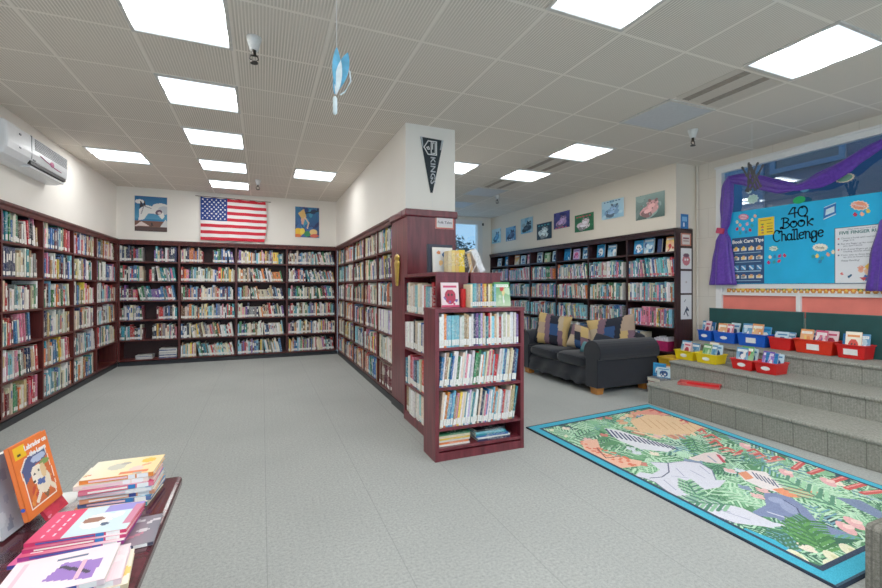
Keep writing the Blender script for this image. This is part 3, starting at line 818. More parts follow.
# on top of the low bookcase
zt = 1.1655
face_book('pink picture book facing out on the low bookcase, left end', (1.408, 3.19, zt), (-.12, 0, 0), .155, .2, .012, (236, 180, 180), PINK, 1, 'books displayed on top of the low bookcase', 1)
face_book('thin bright red book standing narrow beside the pink face-out book', (1.518, 3.19, zt), (0, 0, .25), .038, .15, .02, (204, 28, 34), [(214, 26, 34), (214, 26, 34), (204, 22, 30), (220, 40, 40), (214, 26, 34)], 2, 'books displayed on top of the low bookcase', 2)
sp = []
x = 1.548
for i, n in enumerate(['cream', 'teal', 'aqua', 'grey', 'tan', 'blue', 'orange', 'yellow', 'brown', 'cream', 'yellow', 'green', 'aqua']):
    w = .0172
    nbv = ['cream', 'teal', 'aqua', 'grey', 'tan', 'blue', 'orange', 'yellow', 'brown', 'cream', 'yellow', 'green', 'aqua']
    book(f'{n} paperback, {ordinal(i)} from left in the standing row on top of the low bookcase', w, .13, .186 + .004 * (i % 3), (x + w / 2, 3.10, zt), (0, 0, 0), shade(R, n), 'paperback row on top of the low bookcase')
    x += w + .0008
face_book('green and red picture book facing out on the low bookcase, right end', (1.895, 3.19, zt), (-.12, 0, .08), .155, .205, .014, (90, 160, 100), GREEN, 0, 'books displayed on top of the low bookcase', 4)
# on top of the double bookcase
zt = 1.4555
face_book('large dark framed book at the back on top of the double bookcase', (1.515, 3.68, zt), (-.04, 0, .06), .25, .265, .03, (30, 34, 52), [(40, 44, 62), (32, 36, 54), (40, 44, 62), (56, 60, 80), (32, 36, 54)], 2, 'books on top of the double bookcase', 5)
cv = Canvas(26, 34, (240, 236, 228)); cv.rect(.1, .1, .9, .9, (232, 232, 230)).ell(.3, .8, .1, .07, (210, 120, 60)).ell(.62, .72, .16, .1, (50, 96, 150)).ell(.4, .4, .1, .1, (240, 190, 120))
face_book('white picture book in front of the dark framed one on the double bookcase', (1.525, 3.63, zt), (-.05, 0, .06), .2, .235, .014, (236, 232, 224), WARM, 0, 'books on top of the double bookcase', 6, cv)
for i, (n, c, w, h, d, x) in enumerate([('cream', (222, 200, 150), .03, .195, .1, 1.535), ('yellow', (240, 210, 120), .03, .2, .1, 1.568), ('honey', (236, 190, 100), .036, .2, .1, 1.604), ('yellow', (244, 206, 40), .055, .205, .1, 1.652)]):
    lab = ['pale cream hardback leftmost of the upright books', 'pale yellow hardback, second of the upright books', 'honey coloured hardback beside the bright yellow one', 'thick bright yellow hardback'][i]
    book(lab + ' on top of the double bookcase', w, d, h, (x, 3.48, zt), (0, 0, 0), c, 'books on top of the double bookcase', False)
book('black and tan leaning book beside the bright yellow one, double bookcase top', .04, .12, .165, (1.712, 3.48, zt + .004), (0, -.2, 0), (44, 34, 28), 'books on top of the double bookcase', False)
book('tan leaning book propped on the black one, double bookcase top', .03, .12, .175, (1.755, 3.48, zt + .004), (0, -.22, 0), (222, 178, 110), 'books on top of the double bookcase', False)
book('white leaning book at the right end, double bookcase top', .055, .13, .22, (1.865, 3.48, zt + .013), (0, -.46, 0), (236, 238, 242), 'books on top of the double bookcase', False)
be = empty('bookend', (1.75, 3.44, zt), 0, 'white wire bookend in front of the leaning books on the double bookcase', 'bookend')
MB().tube([(-.05, 0, .002), (.0, -.01, .16), (.05, 0, .002)], .004).tube([(-.02, 0, .002), (.06, -.01, .15)], .004).build('wire', M_WHITE, be)

# face-out books on the top shelf of the right bookcase
R = random.Random(11)
fo = []
for bi in range(6):
    a, b = RU[bi] + .05, RU[bi + 1] - .05
    n = [2, 3, 3, 3, 3, 4][bi]
    for k in range(n):
        if bi == 4 and k == 2: continue
        fo.append((bi, k, a + (b - a) * (k + .5) / n))
themes = [COOL, BLUE, WARM, COOL, PINK, COOL, GREEN, COOL, BLUE, VIOL, COOL, BLUE, COOL, WARM, BLUE, WARM]
bayn = ['farthest bay', 'second farthest bay', 'third farthest bay', 'fourth bay', 'fifth bay', 'nearest bay']
for i, (bi, k, x) in enumerate(fo):
    th = themes[i % len(themes)]
    if bi == 5: th = [BLUE, COOL, [(36, 60, 110)] * 5, WARM][k]
    w = .17 if not (bi == 5 and k == 2) else .07
    p = to_world(cRIGHT, Vector((x, .13 if bi < 5 else .10, 1.8205)))
    nm = {id(COOL): 'pale blue', id(BLUE): 'bright blue', id(WARM): 'orange and cream', id(PINK): 'pink', id(GREEN): 'green', id(VIOL): 'violet'}.get(id(th), 'navy')
    face_book(f'{nm} book facing out, {ordinal(k)} from left, {bayn[bi]} of right bookcase', p, (-.1, 0, -PI / 2), w, .2 + .012 * (i % 3), .02, th[1], th, i % 2, 'books facing out on the top shelf of the right bookcase', i)

# magazines lying flat and oddments in the back left bay
z = .1005
for i, (x, n, w, t) in enumerate([(.36, 5, .24, .012), (.70, 8, .26, .02)]):
    z = .1005
    for k in range(n):
        c = [(210, 210, 208), (176, 178, 180), (226, 224, 218), (60, 80, 130)][(k + i) % 4] if not (i == 1 and k < 1) else (60, 70, 130)
        book(f"{'blue' if c[2] > c[0] + 30 else 'grey' if c[0] < 200 else 'white'} magazine lying flat, {ordinal(n - 1 - k)} from top of the {'shorter left' if i == 0 else 'taller right'} floor-level stack, back bookcase", t, .2, w, to_world(cBACK, Vector((x - .12 + .006 * (k % 2), .03, z + t / 2))), (0, PI / 2, 0), c, 'magazines stacked at the bottom of the back bookcase', False)
        z += t + .0006

# ------------------------------------------------------------------ wall pictures, flag, air conditioner
def picture(name, label, cat, loc, rz, w, h, cv, group=None, frame=None, thick=.012, edge=S(230, 228, 222)):
    o = flat_print(name, cv, w, h, None, thick, edge)
    place(o, loc, rz); tag(o, label, cat, group)
    return o
cv = Canvas(60, 74, (34, 120, 170)); cv.grad((70, 150, 190), (24, 96, 150), 0, .35, 1, 1)
cv.ell(.15, .84, .14, .06, (236, 236, 232)).ell(.8, .72, .26, .1, (226, 226, 222)).ell(.9, .62, .2, .12, (190, 196, 204))
cv.rect(0, 0, 1, .3, (110, 72, 60)); cv.rect(0, 0, 1, .12, (70, 46, 44)); cv.poly([(0, .14), (.2, .28), (.45, .15)], (226, 206, 200)); cv.poly([(.78, .14), (.95, .36), (1, .3), (1, .14)], (206, 206, 206))
cv.poly([(.12, .3), (.14, .62), (.3, .76), (.62, .7), (.85, .62), (.92, .44), (.84, .36), (.7, .5), (.42, .52), (.28, .34)], (232, 232, 228))
cv.ell(.74, .56, .11, .07, (96, 70, 90), .3).ell(.76, .54, .06, .035, (220, 200, 196)).poly([(.14, .66), (.18, .88), (.26, .76), (.3, .9), (.34, .72)], (40, 36, 46)).line([(.2, .5), (.28, .72), (.5, .66)], .03, (150, 150, 156))
cv.line([(.5, .14), (.52, .24), (.56, .16)], .03, (40, 30, 30))
picture('painting', 'square painting of a white arching form over brown ground, left of the flag', 'painting', (-1.75, 8.688, 2.28), 0, .47, .595, cv)
cv = Canvas(58, 74, (34, 66, 130)); cv.grad((26, 54, 110), (40, 120, 170)); cv.blobs(22, [(46, 96, 160), (24, 44, 96), (60, 150, 190), (30, 60, 120)], random.Random(2), (.05, .16))
cv.poly([(.12, .78), (.36, .94), (.46, .68), (.28, .6)], (230, 190, 110)).poly([(.24, .62), (.4, .64), (.34, .42), (.26, .44)], (236, 180, 150)).line([(.44, .8), (.98, .9)], .07, (20, 50, 70)).line([(.4, .66), (.56, .48), (.5, .3)], .05, (240, 210, 170))
cv.ell(.14, .16, .18, .14, (240, 190, 40)).ell(.3, .2, .1, .1, (246, 220, 70)).ell(.5, .12, .14, .09, (40, 140, 80)).ell(.76, .18, .16, .1, (244, 206, 130)).ell(.8, .06, .18, .06, (220, 90, 70)).ell(.1, .05, .14, .06, (230, 110, 40))
picture('painting', 'dark blue painting with yellow fruit and a tan figure, right of the flag', 'painting', (.81, 8.688, 2.29), 0, .445, .585, cv)

# flag on a rod
FW, FH = 1.08, .765
fg = empty('flag', (-.465, 8.67, 2.165), 0, 'American flag with stars and stripes hanging on the back wall above the shelves', 'flag')
cvf = Canvas(152, 104, (206, 34, 52))
for k in range(13):
    if k % 2: cvf.rect(0, k / 13, 1, (k + 1) / 13, (240, 232, 232))
cvf.rect(0, 6 / 13, .40, 1, (30, 58, 130))
for r_ in range(9):
    for c_ in range(6 if r_ % 2 == 0 else 5):
        sx = .40 * (c_ * 2 + (1 if r_ % 2 == 0 else 2)) / 12; sy = 6 / 13 + 7 / 13 * (r_ + 1) / 10; pts = []
        for q in range(10):
            rr = .0165 if q % 2 == 0 else .0075
            pts.append((sx + rr * math.sin(q * PI / 5), sy + rr * math.cos(q * PI / 5) * FW / FH))
        cvf.poly(pts, (244, 244, 246))
def flag_pt(s, t):
    wv = np.sin(s * 23 + 1.5 * np.sin(t * 3)) * .012 * (1.15 - t * .75) + np.sin(s * 9) * .006
    bow = .035 * np.sin(t * PI) * s ** 3 - .02 * (1 - t) * s
    return (-FW / 2 + s * FW * .985 + bow, wv - .012, t * FH - .015 * s * t - .012 * np.sin(s * PI * 5) ** 2 * (t > .98))
painted('flag_cloth', cvf, flag_pt, fg, None, M_CLOTHP)
MB().tube([(-.62, .0, FH + .012), (.62, .0, FH - .012)], .007).build('rod', plain('dark_rod', S(120, 104, 90), .4, .4), fg)
b = MB()
for k in range(9): b.lathe([(.0, 0), (.011, .003), (.0, .006)], 8, mat=Matrix.Translation((-.5 + k * .125, -.005, FH + .009 - k * .0022)) @ Matrix.Rotation(PI / 2, 4, 'X'))
b.build('grommets', M_METAL, fg)

ac = empty('air_conditioner', (-2.24, 0, 0), 0, 'white split air conditioner mounted high on the left wall', 'air conditioner')
y0, y1 = 4.90, 6.17
prof = [(0, 2.80), (.165, 2.80), (.19, 2.785), (.197, 2.62), (.192, 2.56), (.16, 2.505), (.10, 2.475), (.0, 2.47)]
MB().prism(prof, y0, y1, 'y').build('body', M_PLASTIC, ac, bev=.02, bseg=3)
b = MB()
for k in range(7): b.box(.188, .199, 5.40, y1 - .03, 2.668 + k * .016, 2.675 + k * .016)
b.build('grille_slats', plain('grille_grey', S(150, 154, 160), .5), ac)
MB().box(.12, .1935, 5.32, y1 - .06, 2.512, 2.545).build('outlet_slot', M_BLACK, ac)
MB().box(.10, .19, 5.32, y1 - .09, 2.478, 2.490, mat=Matrix.Identity(4)).build('louver', M_PLASTIC, ac)
b = MB(); pr = [(.2, 5.50 + t * .048, 2.635 - .03 * math.sin(t / 10 * PI * .5) * 1.6) for t in range(11)]
b.tube(pr, .004, 6)
b.build('pink_stripe', plain('pink_print', S(210, 110, 150), .5), ac)
MB().lathe([(.0, 0), (.045, 0), (.045, .003), (0, .004)], 16, mat=Matrix.Translation((.198, 5.76, 2.615)) @ Matrix.Rotation(PI / 2, 4, 'Y') @ Matrix.Scale(.6, 4, (1, 0, 0))).build('pink_emblem', plain('magenta_print', S(200, 60, 130), .5), ac)
b = MB().box(.194, .199, 5.10, 5.13, 2.72, 2.735).box(.194, .199, 5.10, 5.13, 2.60, 2.612).box(.19, .198, 5.36, 5.41, 2.555, 2.567)
b.build('badges', plain('grey_print', S(110, 116, 126), .5), ac)
MB().box(.17, .1975, 5.33, 5.335, 2.56, 2.785).build('end_cap_joint', plain('grille_grey', S(150, 154, 160), .5), ac)

# pennant on the column
pn = empty('pennant', (1.645, 4.208, 0), 0, 'black triangular hockey team pennant hanging on the white column', 'pennant')
MB().prism([(-.125, 2.895), (.135, 2.885), (.012, 2.32), (-.012, 2.32)], 0, .006, 'y').build('felt', m_fabric('black_felt', S(26, 34, 40), S(40, 50, 56)), pn)
MB().prism([(-.125, 2.895), (-.105, 2.895), (-.092, 2.78), (-.105, 2.80)], -.002, 0, 'y').prism([(.135, 2.885), (.115, 2.885), (.095, 2.78), (.109, 2.78)], -.002, 0, 'y').build('edging', plain('pale_edging', S(190, 196, 200), .8), pn)
lg = MB()
def pline(b, pts, wd, y0=-.003, y1=-.0005):
    for (xa, za), (xb, zb) in zip(pts[:-1], pts[1:]):
        d = Vector((xb - xa, zb - za)); n = Vector((-d.y, d.x)).normalized() * (wd / 2); e = d.normalized() * (wd / 2)
        p = [(xa - e.x + n.x, za - e.y + n.y), (xa - e.x - n.x, za - e.y - n.y), (xb + e.x - n.x, zb + e.y - n.y), (xb + e.x + n.x, zb + e.y + n.y)]
        b.prism(p, y0, y1, 'y')
pline(lg, [(-.085, 2.79), (-.04, 2.72), (.055, 2.72), (.055, 2.86), (-.04, 2.86), (-.085, 2.79)], .009)
pline(lg, [(-.005, 2.72), (-.005, 2.86)], .008); pline(lg, [(.01, 2.735), (.04, 2.735), (.04, 2.845)], .008); pline(lg, [(.01, 2.78), (.01, 2.845), (.025, 2.845)], .008)
pline(lg, [(-.055, 2.79), (-.035, 2.80), (-.025, 2.775), (-.04, 2.77), (-.055, 2.79)], .008)
lg.build('crest', M_WINK, pn)
lettering('lettering', 'KINGS', .075, plain('silver_print', S(186, 190, 196), .6), (.012, -.002, 2.555), (PI / 2, PI / 2, 0), pn, sx=1.35, bold=.001)
MB().tube([(.0, 0, 2.32), (.012, 0, 2.12)], .0012, 6).build('cord', M_WHITE, pn)
# sign on the column
sg = empty('sign', (1.79, 4.196, 1.945), 0, 'small red bordered paper sign on the mahogany column under the pennant', 'sign')
flat_print('sign_card', Canvas(30, 20, (240, 236, 230)).rect(0, 0, 1, .12, (206, 96, 84)).rect(0, .88, 1, 1, (206, 96, 84)).rect(0, 0, .08, 1, (206, 96, 84)).rect(.92, 0, 1, 1, (206, 96, 84)).rect(.14, .18, .86, .82, (236, 228, 232)), .215, .145, sg, .004)
lettering('lettering', 'Folk Tales', .04, M_INK, (0, -.001, .068), UP, sg)

# posters above the right bookcase
def animal(w, h, bg0, bg1, fur, seed, words=None, wt=(240, 240, 240), at=.9):
    r = random.Random(seed); c = Canvas(w, h, bg0); c.grad(bg0, bg1)
    c.blobs(8, [bg0, bg1, tuple(x * .8 for x in bg1)], r, (.06, .2))
    lt = tuple(min(255, x + 34) for x in fur); dk = tuple(x * .62 for x in fur)
    ox = r.uniform(-.08, .08); a = r.uniform(-.5, .5)
    c.ell(.5 + ox, .34, .34, .2, fur, a).ell(.36 - ox, .2, .2, .14, dk, -a).ell(.62 + ox, .58, .2, .15, fur, a).ell(.58 + ox, .5, .13, .08, lt, a).ell(.44, .32, .15, .08, lt, a)
    c.ell(.52 + ox, .73, .05, .07, dk, .5).ell(.74 + ox, .7, .05, .07, dk, -.5)
    for k in range(10): c.ell(r.uniform(.2, .8), r.uniform(.12, .7), r.uniform(.02, .05), r.uniform(.012, .03), r.choice([lt, dk, bg1]), r.uniform(0, 3))
    c.ell(.58 + ox, .62, .02, .02, (20, 20, 26)).ell(.69 + ox, .6, .02, .02, (20, 20, 26))
    if words:
        for k in range(words): c.rect(.1 + k * .8 / words, at, .1 + (k + .62) * .8 / words, at + .055, wt)
    return c
posters = [
    ((492, 229), (501, 243), animal(30, 36, (150, 214, 236), (196, 232, 244), (60, 140, 190), 1, 4, (70, 130, 180), .05), 'pale blue animal poster, farthest along the right wall'),
    ((506, 227), (516, 240.5), animal(32, 36, (60, 120, 170), (110, 170, 210), (40, 60, 100), 2, 4, (230, 240, 250), .05), 'blue poster of a dark creature, second from the far window'),
    ((521, 218), (533, 233), animal(36, 36, (120, 180, 210), (170, 206, 220), (30, 50, 70), 3, 4, (60, 170, 220), .04), 'higher pale blue poster with a dark bird like animal'),
    ((537, 223), (552, 239), animal(36, 36, (20, 40, 56), (24, 56, 76), (206, 226, 230), 4, 4, (70, 170, 180), .84), 'dark navy poster with a white animal, low between two higher posters'),
    ((554, 212), (570, 228), animal(38, 36, (40, 44, 110), (70, 70, 150), (186, 150, 200), 5, 4, (220, 90, 110), .03), 'purple blue poster with red caption strip along its bottom'),
    ((575, 214), (594, 231), animal(44, 36, (30, 96, 60), (44, 120, 74), (230, 214, 220), 6, 5, (220, 60, 90), .84), 'green poster with bold red words across its top'),
    ((602, 200), (624, 218), animal(46, 38, (150, 200, 226), (190, 224, 240), (120, 160, 200), 7, 6, (30, 90, 130), .9), 'pale sky blue poster with dark words on its top edge'),
    ((636, 194), (665, 218), animal(54, 44, (70, 96, 90), (150, 176, 170), (226, 160, 160), 8), 'largest poster with a pink animal on green grey, nearest the window'),
]
for (a, bq, cv, lab) in posters:
    p, q = at_x(a[0], a[1], 5.19), at_x(bq[0], bq[1], 5.19)
    mid = at_x((a[0] + bq[0]) / 2, (a[1] + bq[1]) / 2, 5.19)
    w = p.y - q.y
    hpx = (bq[1] - a[1]) * (.80 if w < .6 else .80)
    zc = mid.x * math.sin(YAW) + mid.y * math.cos(YAW)
    h = hpx * zc / F_PX * 1.28
    picture('poster', lab, 'poster', (5.185, (p.y + q.y) / 2, mid.z - h / 2), -PI / 2, w, h, cv, 'animal posters above the right bookcase', thick=.004)
# papers on the end panel of the right bookcase
yE = 4.146
def end_sheet(u0, v0, u1, v1, cv, lab, fr=None):
    a, bq = at_y(u0, v0, yE), at_y(u1, v1, yE)
    picture('paper_sheet', lab, 'sheet', ((a.x + bq.x) / 2, yE, bq.z), 0, bq.x - a.x, a.z - bq.z, cv, 'papers on the end panel of the right bookcase', thick=.003)
end_sheet(681, 233, 691, 246, Canvas(24, 30, (206, 120, 96)).rect(.12, .1, .88, .9, (236, 222, 216)).rect(.2, .55, .8, .66, (160, 90, 90)).rect(.2, .34, .8, .42, (190, 150, 140)), 'small orange bordered notice at the top of the bookcase end panel')
end_sheet(681, 248, 691.5, 269, Canvas(24, 40, (238, 236, 236)).ell(.5, .42, .36, .26, (214, 120, 130)).ell(.5, .66, .28, .1, (120, 80, 96)).ell(.4, .45, .08, .06, (250, 240, 240)).ell(.62, .45, .08, .06, (250, 240, 240)), 'sheet with a pink drawing on the bookcase end panel')
end_sheet(681, 271, 691.5, 293, Canvas(24, 40, (226, 226, 232)).ell(.5, .5, .08, .06, (190, 180, 180)), 'almost blank white sheet on the bookcase end panel')
end_sheet(681, 295, 691.5, 319, Canvas(24, 40, (228, 230, 234)).line([(.3, .2), (.5, .42), (.7, .36), (.55, .5), (.5, .3), (.66, .14)], .1, (40, 56, 84)).line([(.3, .72), (.44, .8)], .06, (110, 120, 130)), 'lowest white sheet with a small dark figure on the bookcase end panel')
MB().box(0, .02, -.004, 0, 0, .03)
a, bq = at_y(680.5, 211, 4.165), at_y(688, 226, 4.165)
picture('card', 'small bright blue card standing on the corner of the right bookcase', 'card', ((a.x + bq.x) / 2, 4.16, 2.13), 0, .15, .20, Canvas(16, 22, (34, 116, 190)).rect(.2, .5, .8, .8, (120, 190, 236)).rect(.3, .15, .5, .4, (230, 240, 250)), thick=.004)

# ------------------------------------------------------------------ hanging ornaments
hb = empty('hanging_ornament', (.375, 2.38, CEIL), 0, 'light blue paper winged ornament hanging from the ceiling on a string', 'ornament')
MB().tube([(0, 0, 0), (.0, 0, -.40)], .0016, 6).build('string', M_WHITE, hb)
cb = plain('sky_blue_card', S(96, 184, 226), .5, var=.12, scale=18); cw = plain('white_card', S(224, 240, 248), .5)
def wing(b, cx, cz, a, l, w, rz):
    m = Matrix.Translation((cx, 0, cz)) @ Matrix.Rotation(rz, 4, 'Z') @ Matrix.Rotation(a, 4, 'Y')
    pts = [(w * math.sin(t * PI) ** .8 * (1 if k == 0 else -1), -l * t) for k in (0, 1) for t in ([i / 10 for i in range(11)] if k == 0 else [i / 10 for i in range(9, 0, -1)])]
    b.prism(pts, -.003, .003, 'y', mat=m)
b = MB(); wing(b, .0, -.385, -.02, .24, .03, .5); b.build('left_wing', cb, hb)
b = MB(); wing(b, .062, -.40, .32, .24, .036, -.4); b.build('right_wing', cb, hb)
b = MB(); wing(b, .022, -.45, .13, .2, .018, .1); b.tube([(.07, 0, -.50), (.075, -.01, -.56), (.045, 0, -.62), (.02, 0, -.64)], .004, 6); b.build('white_curls', cw, hb)
MB().lathe([(0, 0), (.012, .01), (.012, .09), (.006, .10)], 10, (-.008, 0, -.755)).build('white_tip', cw, hb, True)
hk = empty('hanging_ornament', (4.69, 2.877, CEIL), 0, 'bundle of black crossed sticks hanging on a string before the window', 'ornament')
MB().tube([(0, 0, 0), (0, 0, -.42)], .0015, 6).build('string', M_WHITE, hk)
sb = MB(); rk = random.Random(4)
for k in range(6):
    p = Matrix.Translation((.0, -.012 * (k % 2), -.55)) @ Matrix.Rotation(-1.02, 4, 'Z') @ Matrix.Rotation([-.42, -.3, .34, .42, -.36, .02, -.5][k], 4, 'Y')
    l = rk.uniform(.13, .19)
    dx = [-.03, -.0, .0, .03, .03, -.04, .01][k]
    sb.box(dx - .008, dx + .008, -.006, .006, -l, l, mat=p)
    for j in range(4): sb.box(dx - .011, dx + .011, -.009, .009, -l + j * l * .6, -l + j * l * .6 + .02, mat=p)
sb.build('sticks', M_BLACK, hk)

# ------------------------------------------------------------------ window decorations
XP = 5.555
M_BLUEP = plain('blue_backing_paper', S(20, 176, 232), .8, var=.03, scale=5)
bp = MB().prism([(3.745, 1.37), (3.745, 2.285), (2.9, 2.272), (2.0, 2.25), (2.0, 1.37)], XP, XP + .004, 'x').build('backing_paper', M_BLUEP)
tag(bp, 'bright blue backing paper covering the lower half of the large window', 'paper')
def onwin(u, v, x=XP - .004): return at_x(u, v, x)
RW = -PI / 2
def wtext(name, txt, size, mat, u, v, parent=None, **kw):
    p = onwin(u, v, XP - .003)
    return lettering(name, txt, size, mat, p, (PI / 2, 0, RW), parent, **kw)
# hand drawn curly title
def arc(cx, cy, rx, ry, a0, a1, n=14):
    return [(cx + rx * math.cos(math.radians(a0 + (a1 - a0) * i / n)), cy + ry * math.sin(math.radians(a0 + (a1 - a0) * i / n))) for i in range(n + 1)]
G = {
    '4': (.62, [[(.30, 1.0), (.02, .42), (.6, .46)], [(.42, .98), (.44, .0)], arc(.38, .92, .1, .08, 180, -60)]),
    '0': (.66, [arc(.32, .5, .29, .48, 80, 440, 24), arc(.36, .9, .1, .07, 0, 260, 8)]),
    'B': (.68, [[(.2, 1.0), (.16, .0)], [(.02, .9)] + arc(.2, .76, .36, .22, 110, -90) , arc(.22, .28, .4, .27, 90, -110) + arc(.02, .08, .08, .08, 0, 250, 8)]),
    'o': (.56, [arc(.26, .3, .23, .28, 60, 430, 20), arc(.3, .5, .08, .06, 60, 300, 8)]),
    'k': (.56, [arc(.04, 1.02, .09, .08, 200, 0, 8) + [(.14, .0)], [(.46, .58), (.16, .28), (.5, .0)], arc(.46, .52, .07, .07, -60, 200, 8)]),
    'C': (.74, [arc(.56, .8, .09, .09, -120, 150, 10) + arc(.38, .48, .36, .48, 60, 310, 22)]),
    'h': (.54, [arc(.02, 1.0, .08, .08, 200, 0, 8) + [(.1, .0)], [(.1, .3)] + arc(.26, .36, .16, .2, 170, 0) + [(.44, .08)] + arc(.5, .08, .06, .06, 180, 360, 6)]),
    'a': (.56, [arc(.24, .28, .21, .26, 40, 400, 18), [(.45, .54), (.45, .1)] + arc(.52, .08, .07, .07, 180, 340, 6)]),
    'l': (.26, [arc(.04, 1.02, .08, .08, 210, 0, 8) + [(.12, .1)] + arc(.19, .08, .07, .08, 180, 330, 6)]),
    'e': (.52, [[(.05, .28), (.44, .36)] + arc(.25, .29, .21, .26, 20, 320, 18)]),
    'n': (.54, [arc(.02, .54, .07, .06, 200, 20, 6) + [(.1, .0)], [(.1, .34)] + arc(.26, .36, .16, .2, 170, 0) + [(.43, .08)] + arc(.49, .08, .06, .06, 180, 350, 6)]),
    'g': (.56, [arc(.24, .3, .2, .25, 40, 400, 18), [(.44, .54), (.46, -.16)] + arc(.26, -.16, .2, .2, 0, -170, 10) + arc(.12, -.08, .07, .06, 200, 20, 6)]),
}
tt = empty('title_lettering', (XP - .002, 0, 0), 0, 'black curly words 40 Book Challenge on the blue window paper', 'lettering')
def curly(word, u0, v0, u1, v1, hgt):
    a, bq = onwin(u0, v0), onwin(u1, v1)
    wid = sum(G[c][0] for c in word); L = a.y - bq.y; k = L / wid; b = MB(); x = 0.0
    for c in word:
        for st in G[c][1]:
            pts = []
            for (px, py) in st:
                s = x + px; f = s / wid; py = py if py < .6 or c in '40BC' else .6 + (py - .6) * .55
                pts.append(Vector((0, a.y - s * k, a.z + (bq.z - a.z) * f + py * hgt)))
            for p, q in zip(pts[:-1], pts[1:]):
                d = q - p
                if d.length < 1e-5: continue
                nrm = Vector((1, 0, 0)).cross(d).normalized() * .0072; e = d.normalized() * .004
                b.add([p - e + nrm, p - e - nrm, q + e - nrm, q + e + nrm], [(0, 1, 2, 3)])
        x += G[c][0]
    b.build('word', M_INK, tt)
curly('40', 788, 218.5, 808, 215.5, .115)
curly('Book', 781, 229, 813.5, 225, .125)
curly('Challenge', 773, 242, 824, 236.5, .135)

# book care poster
a, bq = onwin(732, 238), onwin(764, 283)
pw, ph = a.y - bq.y, .575
cv = Canvas(64, 92, (18, 66, 116))
r5 = random.Random(5)
for r_ in range(4):
    for c_ in range(4):
        cx, cy = .14 + c_ * .24, .14 + r_ * .2
        if r_ == 1: cv.rect(cx - .08, cy - .05, cx + .08, cy + .05, (60, 140, 200)); cv.line([(cx - .05, cy + .03), (cx + .04, cy - .03)], .04, (220, 236, 246))
        else:
            cv.rect(cx - .09, cy - .03, cx + .09, cy + .035, (226, 226, 220)); cv.ell(cx, cy + .03, .05, .03, r5.choice([(226, 170, 110), (240, 190, 60), (200, 140, 100)])); cv.ell(cx - .02, cy, .06, .025, r5.choice([(230, 150, 60), (120, 130, 140), (236, 200, 120)]))
    cv.rect(.1, .055 + r_ * .2, .9, .068 + r_ * .2, (150, 190, 220))
po = empty('poster', (XP - .004, (a.y + bq.y) / 2, 1.375), RW, 'dark blue book care tips poster at the left end of the blue paper', 'poster')
flat_print('poster_sheet', cv, pw, ph, po, .004, S(18, 66, 116))
lettering('lettering', 'Book Care Tips', .058, M_WINK, (0, -.002, ph - .052), UP, po, bold=.0012)
# five finger rule poster
a, bq = onwin(834.5, 229), onwin(882, 283)
pw, ph = .44, .575; py0 = a.y - pw / 2
cv = Canvas(64, 84, (232, 234, 240))
cv.rect(0, 0, .015, 1, (60, 110, 110)).rect(0, .985, 1, 1, (60, 110, 110))
cv.ell(.68, .2, .13, .09, (244, 196, 160)).ell(.7, .28, .14, .06, (240, 190, 60)).poly([(.5, .06), (.64, .02), (.72, .12), (.56, .14)], (40, 90, 170)).poly([(.46, .09), (.54, .03), (.6, .1)], (200, 60, 70)).ell(.49, .22, .05, .04, (244, 180, 150))
for k in range(5): cv.line([(.49, .22), (.43 + k * .03, .3 - abs(k - 2) * .015)], .022, (240, 150, 120))
cv.poly([(.1, .17), (.14, .2), (.18, .15), (.13, .14)], (230, 110, 110)).poly([(.24, .12), (.32, .16), (.33, .13), (.27, .08)], (30, 90, 130))
for k, c in enumerate([(220, 70, 80), (40, 70, 120), (220, 70, 80), (40, 70, 120)]): cv.ell(.08, .8 - k * .1, .02, .014, c)
po = empty('poster', (XP - .004, py0, 1.372), RW, 'white five finger rule poster with green heading on the blue paper', 'poster')
flat_print('poster_sheet', cv, pw, ph, po, .004)
M_TEALI = plain('teal_ink', S(40, 110, 110), .8); M_GREYI = plain('grey_ink', S(96, 100, 120), .8)
lettering('heading', 'FIVE FINGER RULE', .045, M_TEALI, (0, -.002, ph * .895), UP, po, bold=.001)
for k, tx in enumerate(['Choose a book and read any', 'page in it.', 'Put one finger up for every word', "you don't know.", 'If all of your fingers go up stop', 'reading, choose another book.', 'If one, two or three fingers go', "up, you've found a just right book.", 'Happy Reading!']):
    ind = k % 2; line = k // 2
    lettering('text_line', tx, .024, M_GREYI, (-pw / 2 + .055 + (.02 if ind else 0), -.002, ph * (.80 - line * .10 - (.038 if ind else 0))), UP, po, 'LEFT', ext=.0004)
lettering('text_line', 'What does your hand say?', .021, M_GREYI, (0, -.002, ph * .955), UP, po, ext=.0004)
# yellow note
a, bq = onwin(758, 214), onwin(774, 232.5)
cv = Canvas(22, 30, (246, 208, 20)).rect(.15, .82, .8, .88, (150, 90, 30))
for k in range(4): cv.rect(.55, .62 - k * .16, .9, .67 - k * .16, (150, 110, 30)).ell(.28, .63 - k * .16, .09, .05, [(120, 140, 60), (220, 90, 60), (120, 120, 120), (200, 120, 60)][k])
picture('paper_note', 'yellow paper note taped on the blue window paper left of the title', 'note', (XP - .002, (a.y + bq.y) / 2, bq.z - .02), RW, a.y - bq.y, .21, cv, thick=.003)
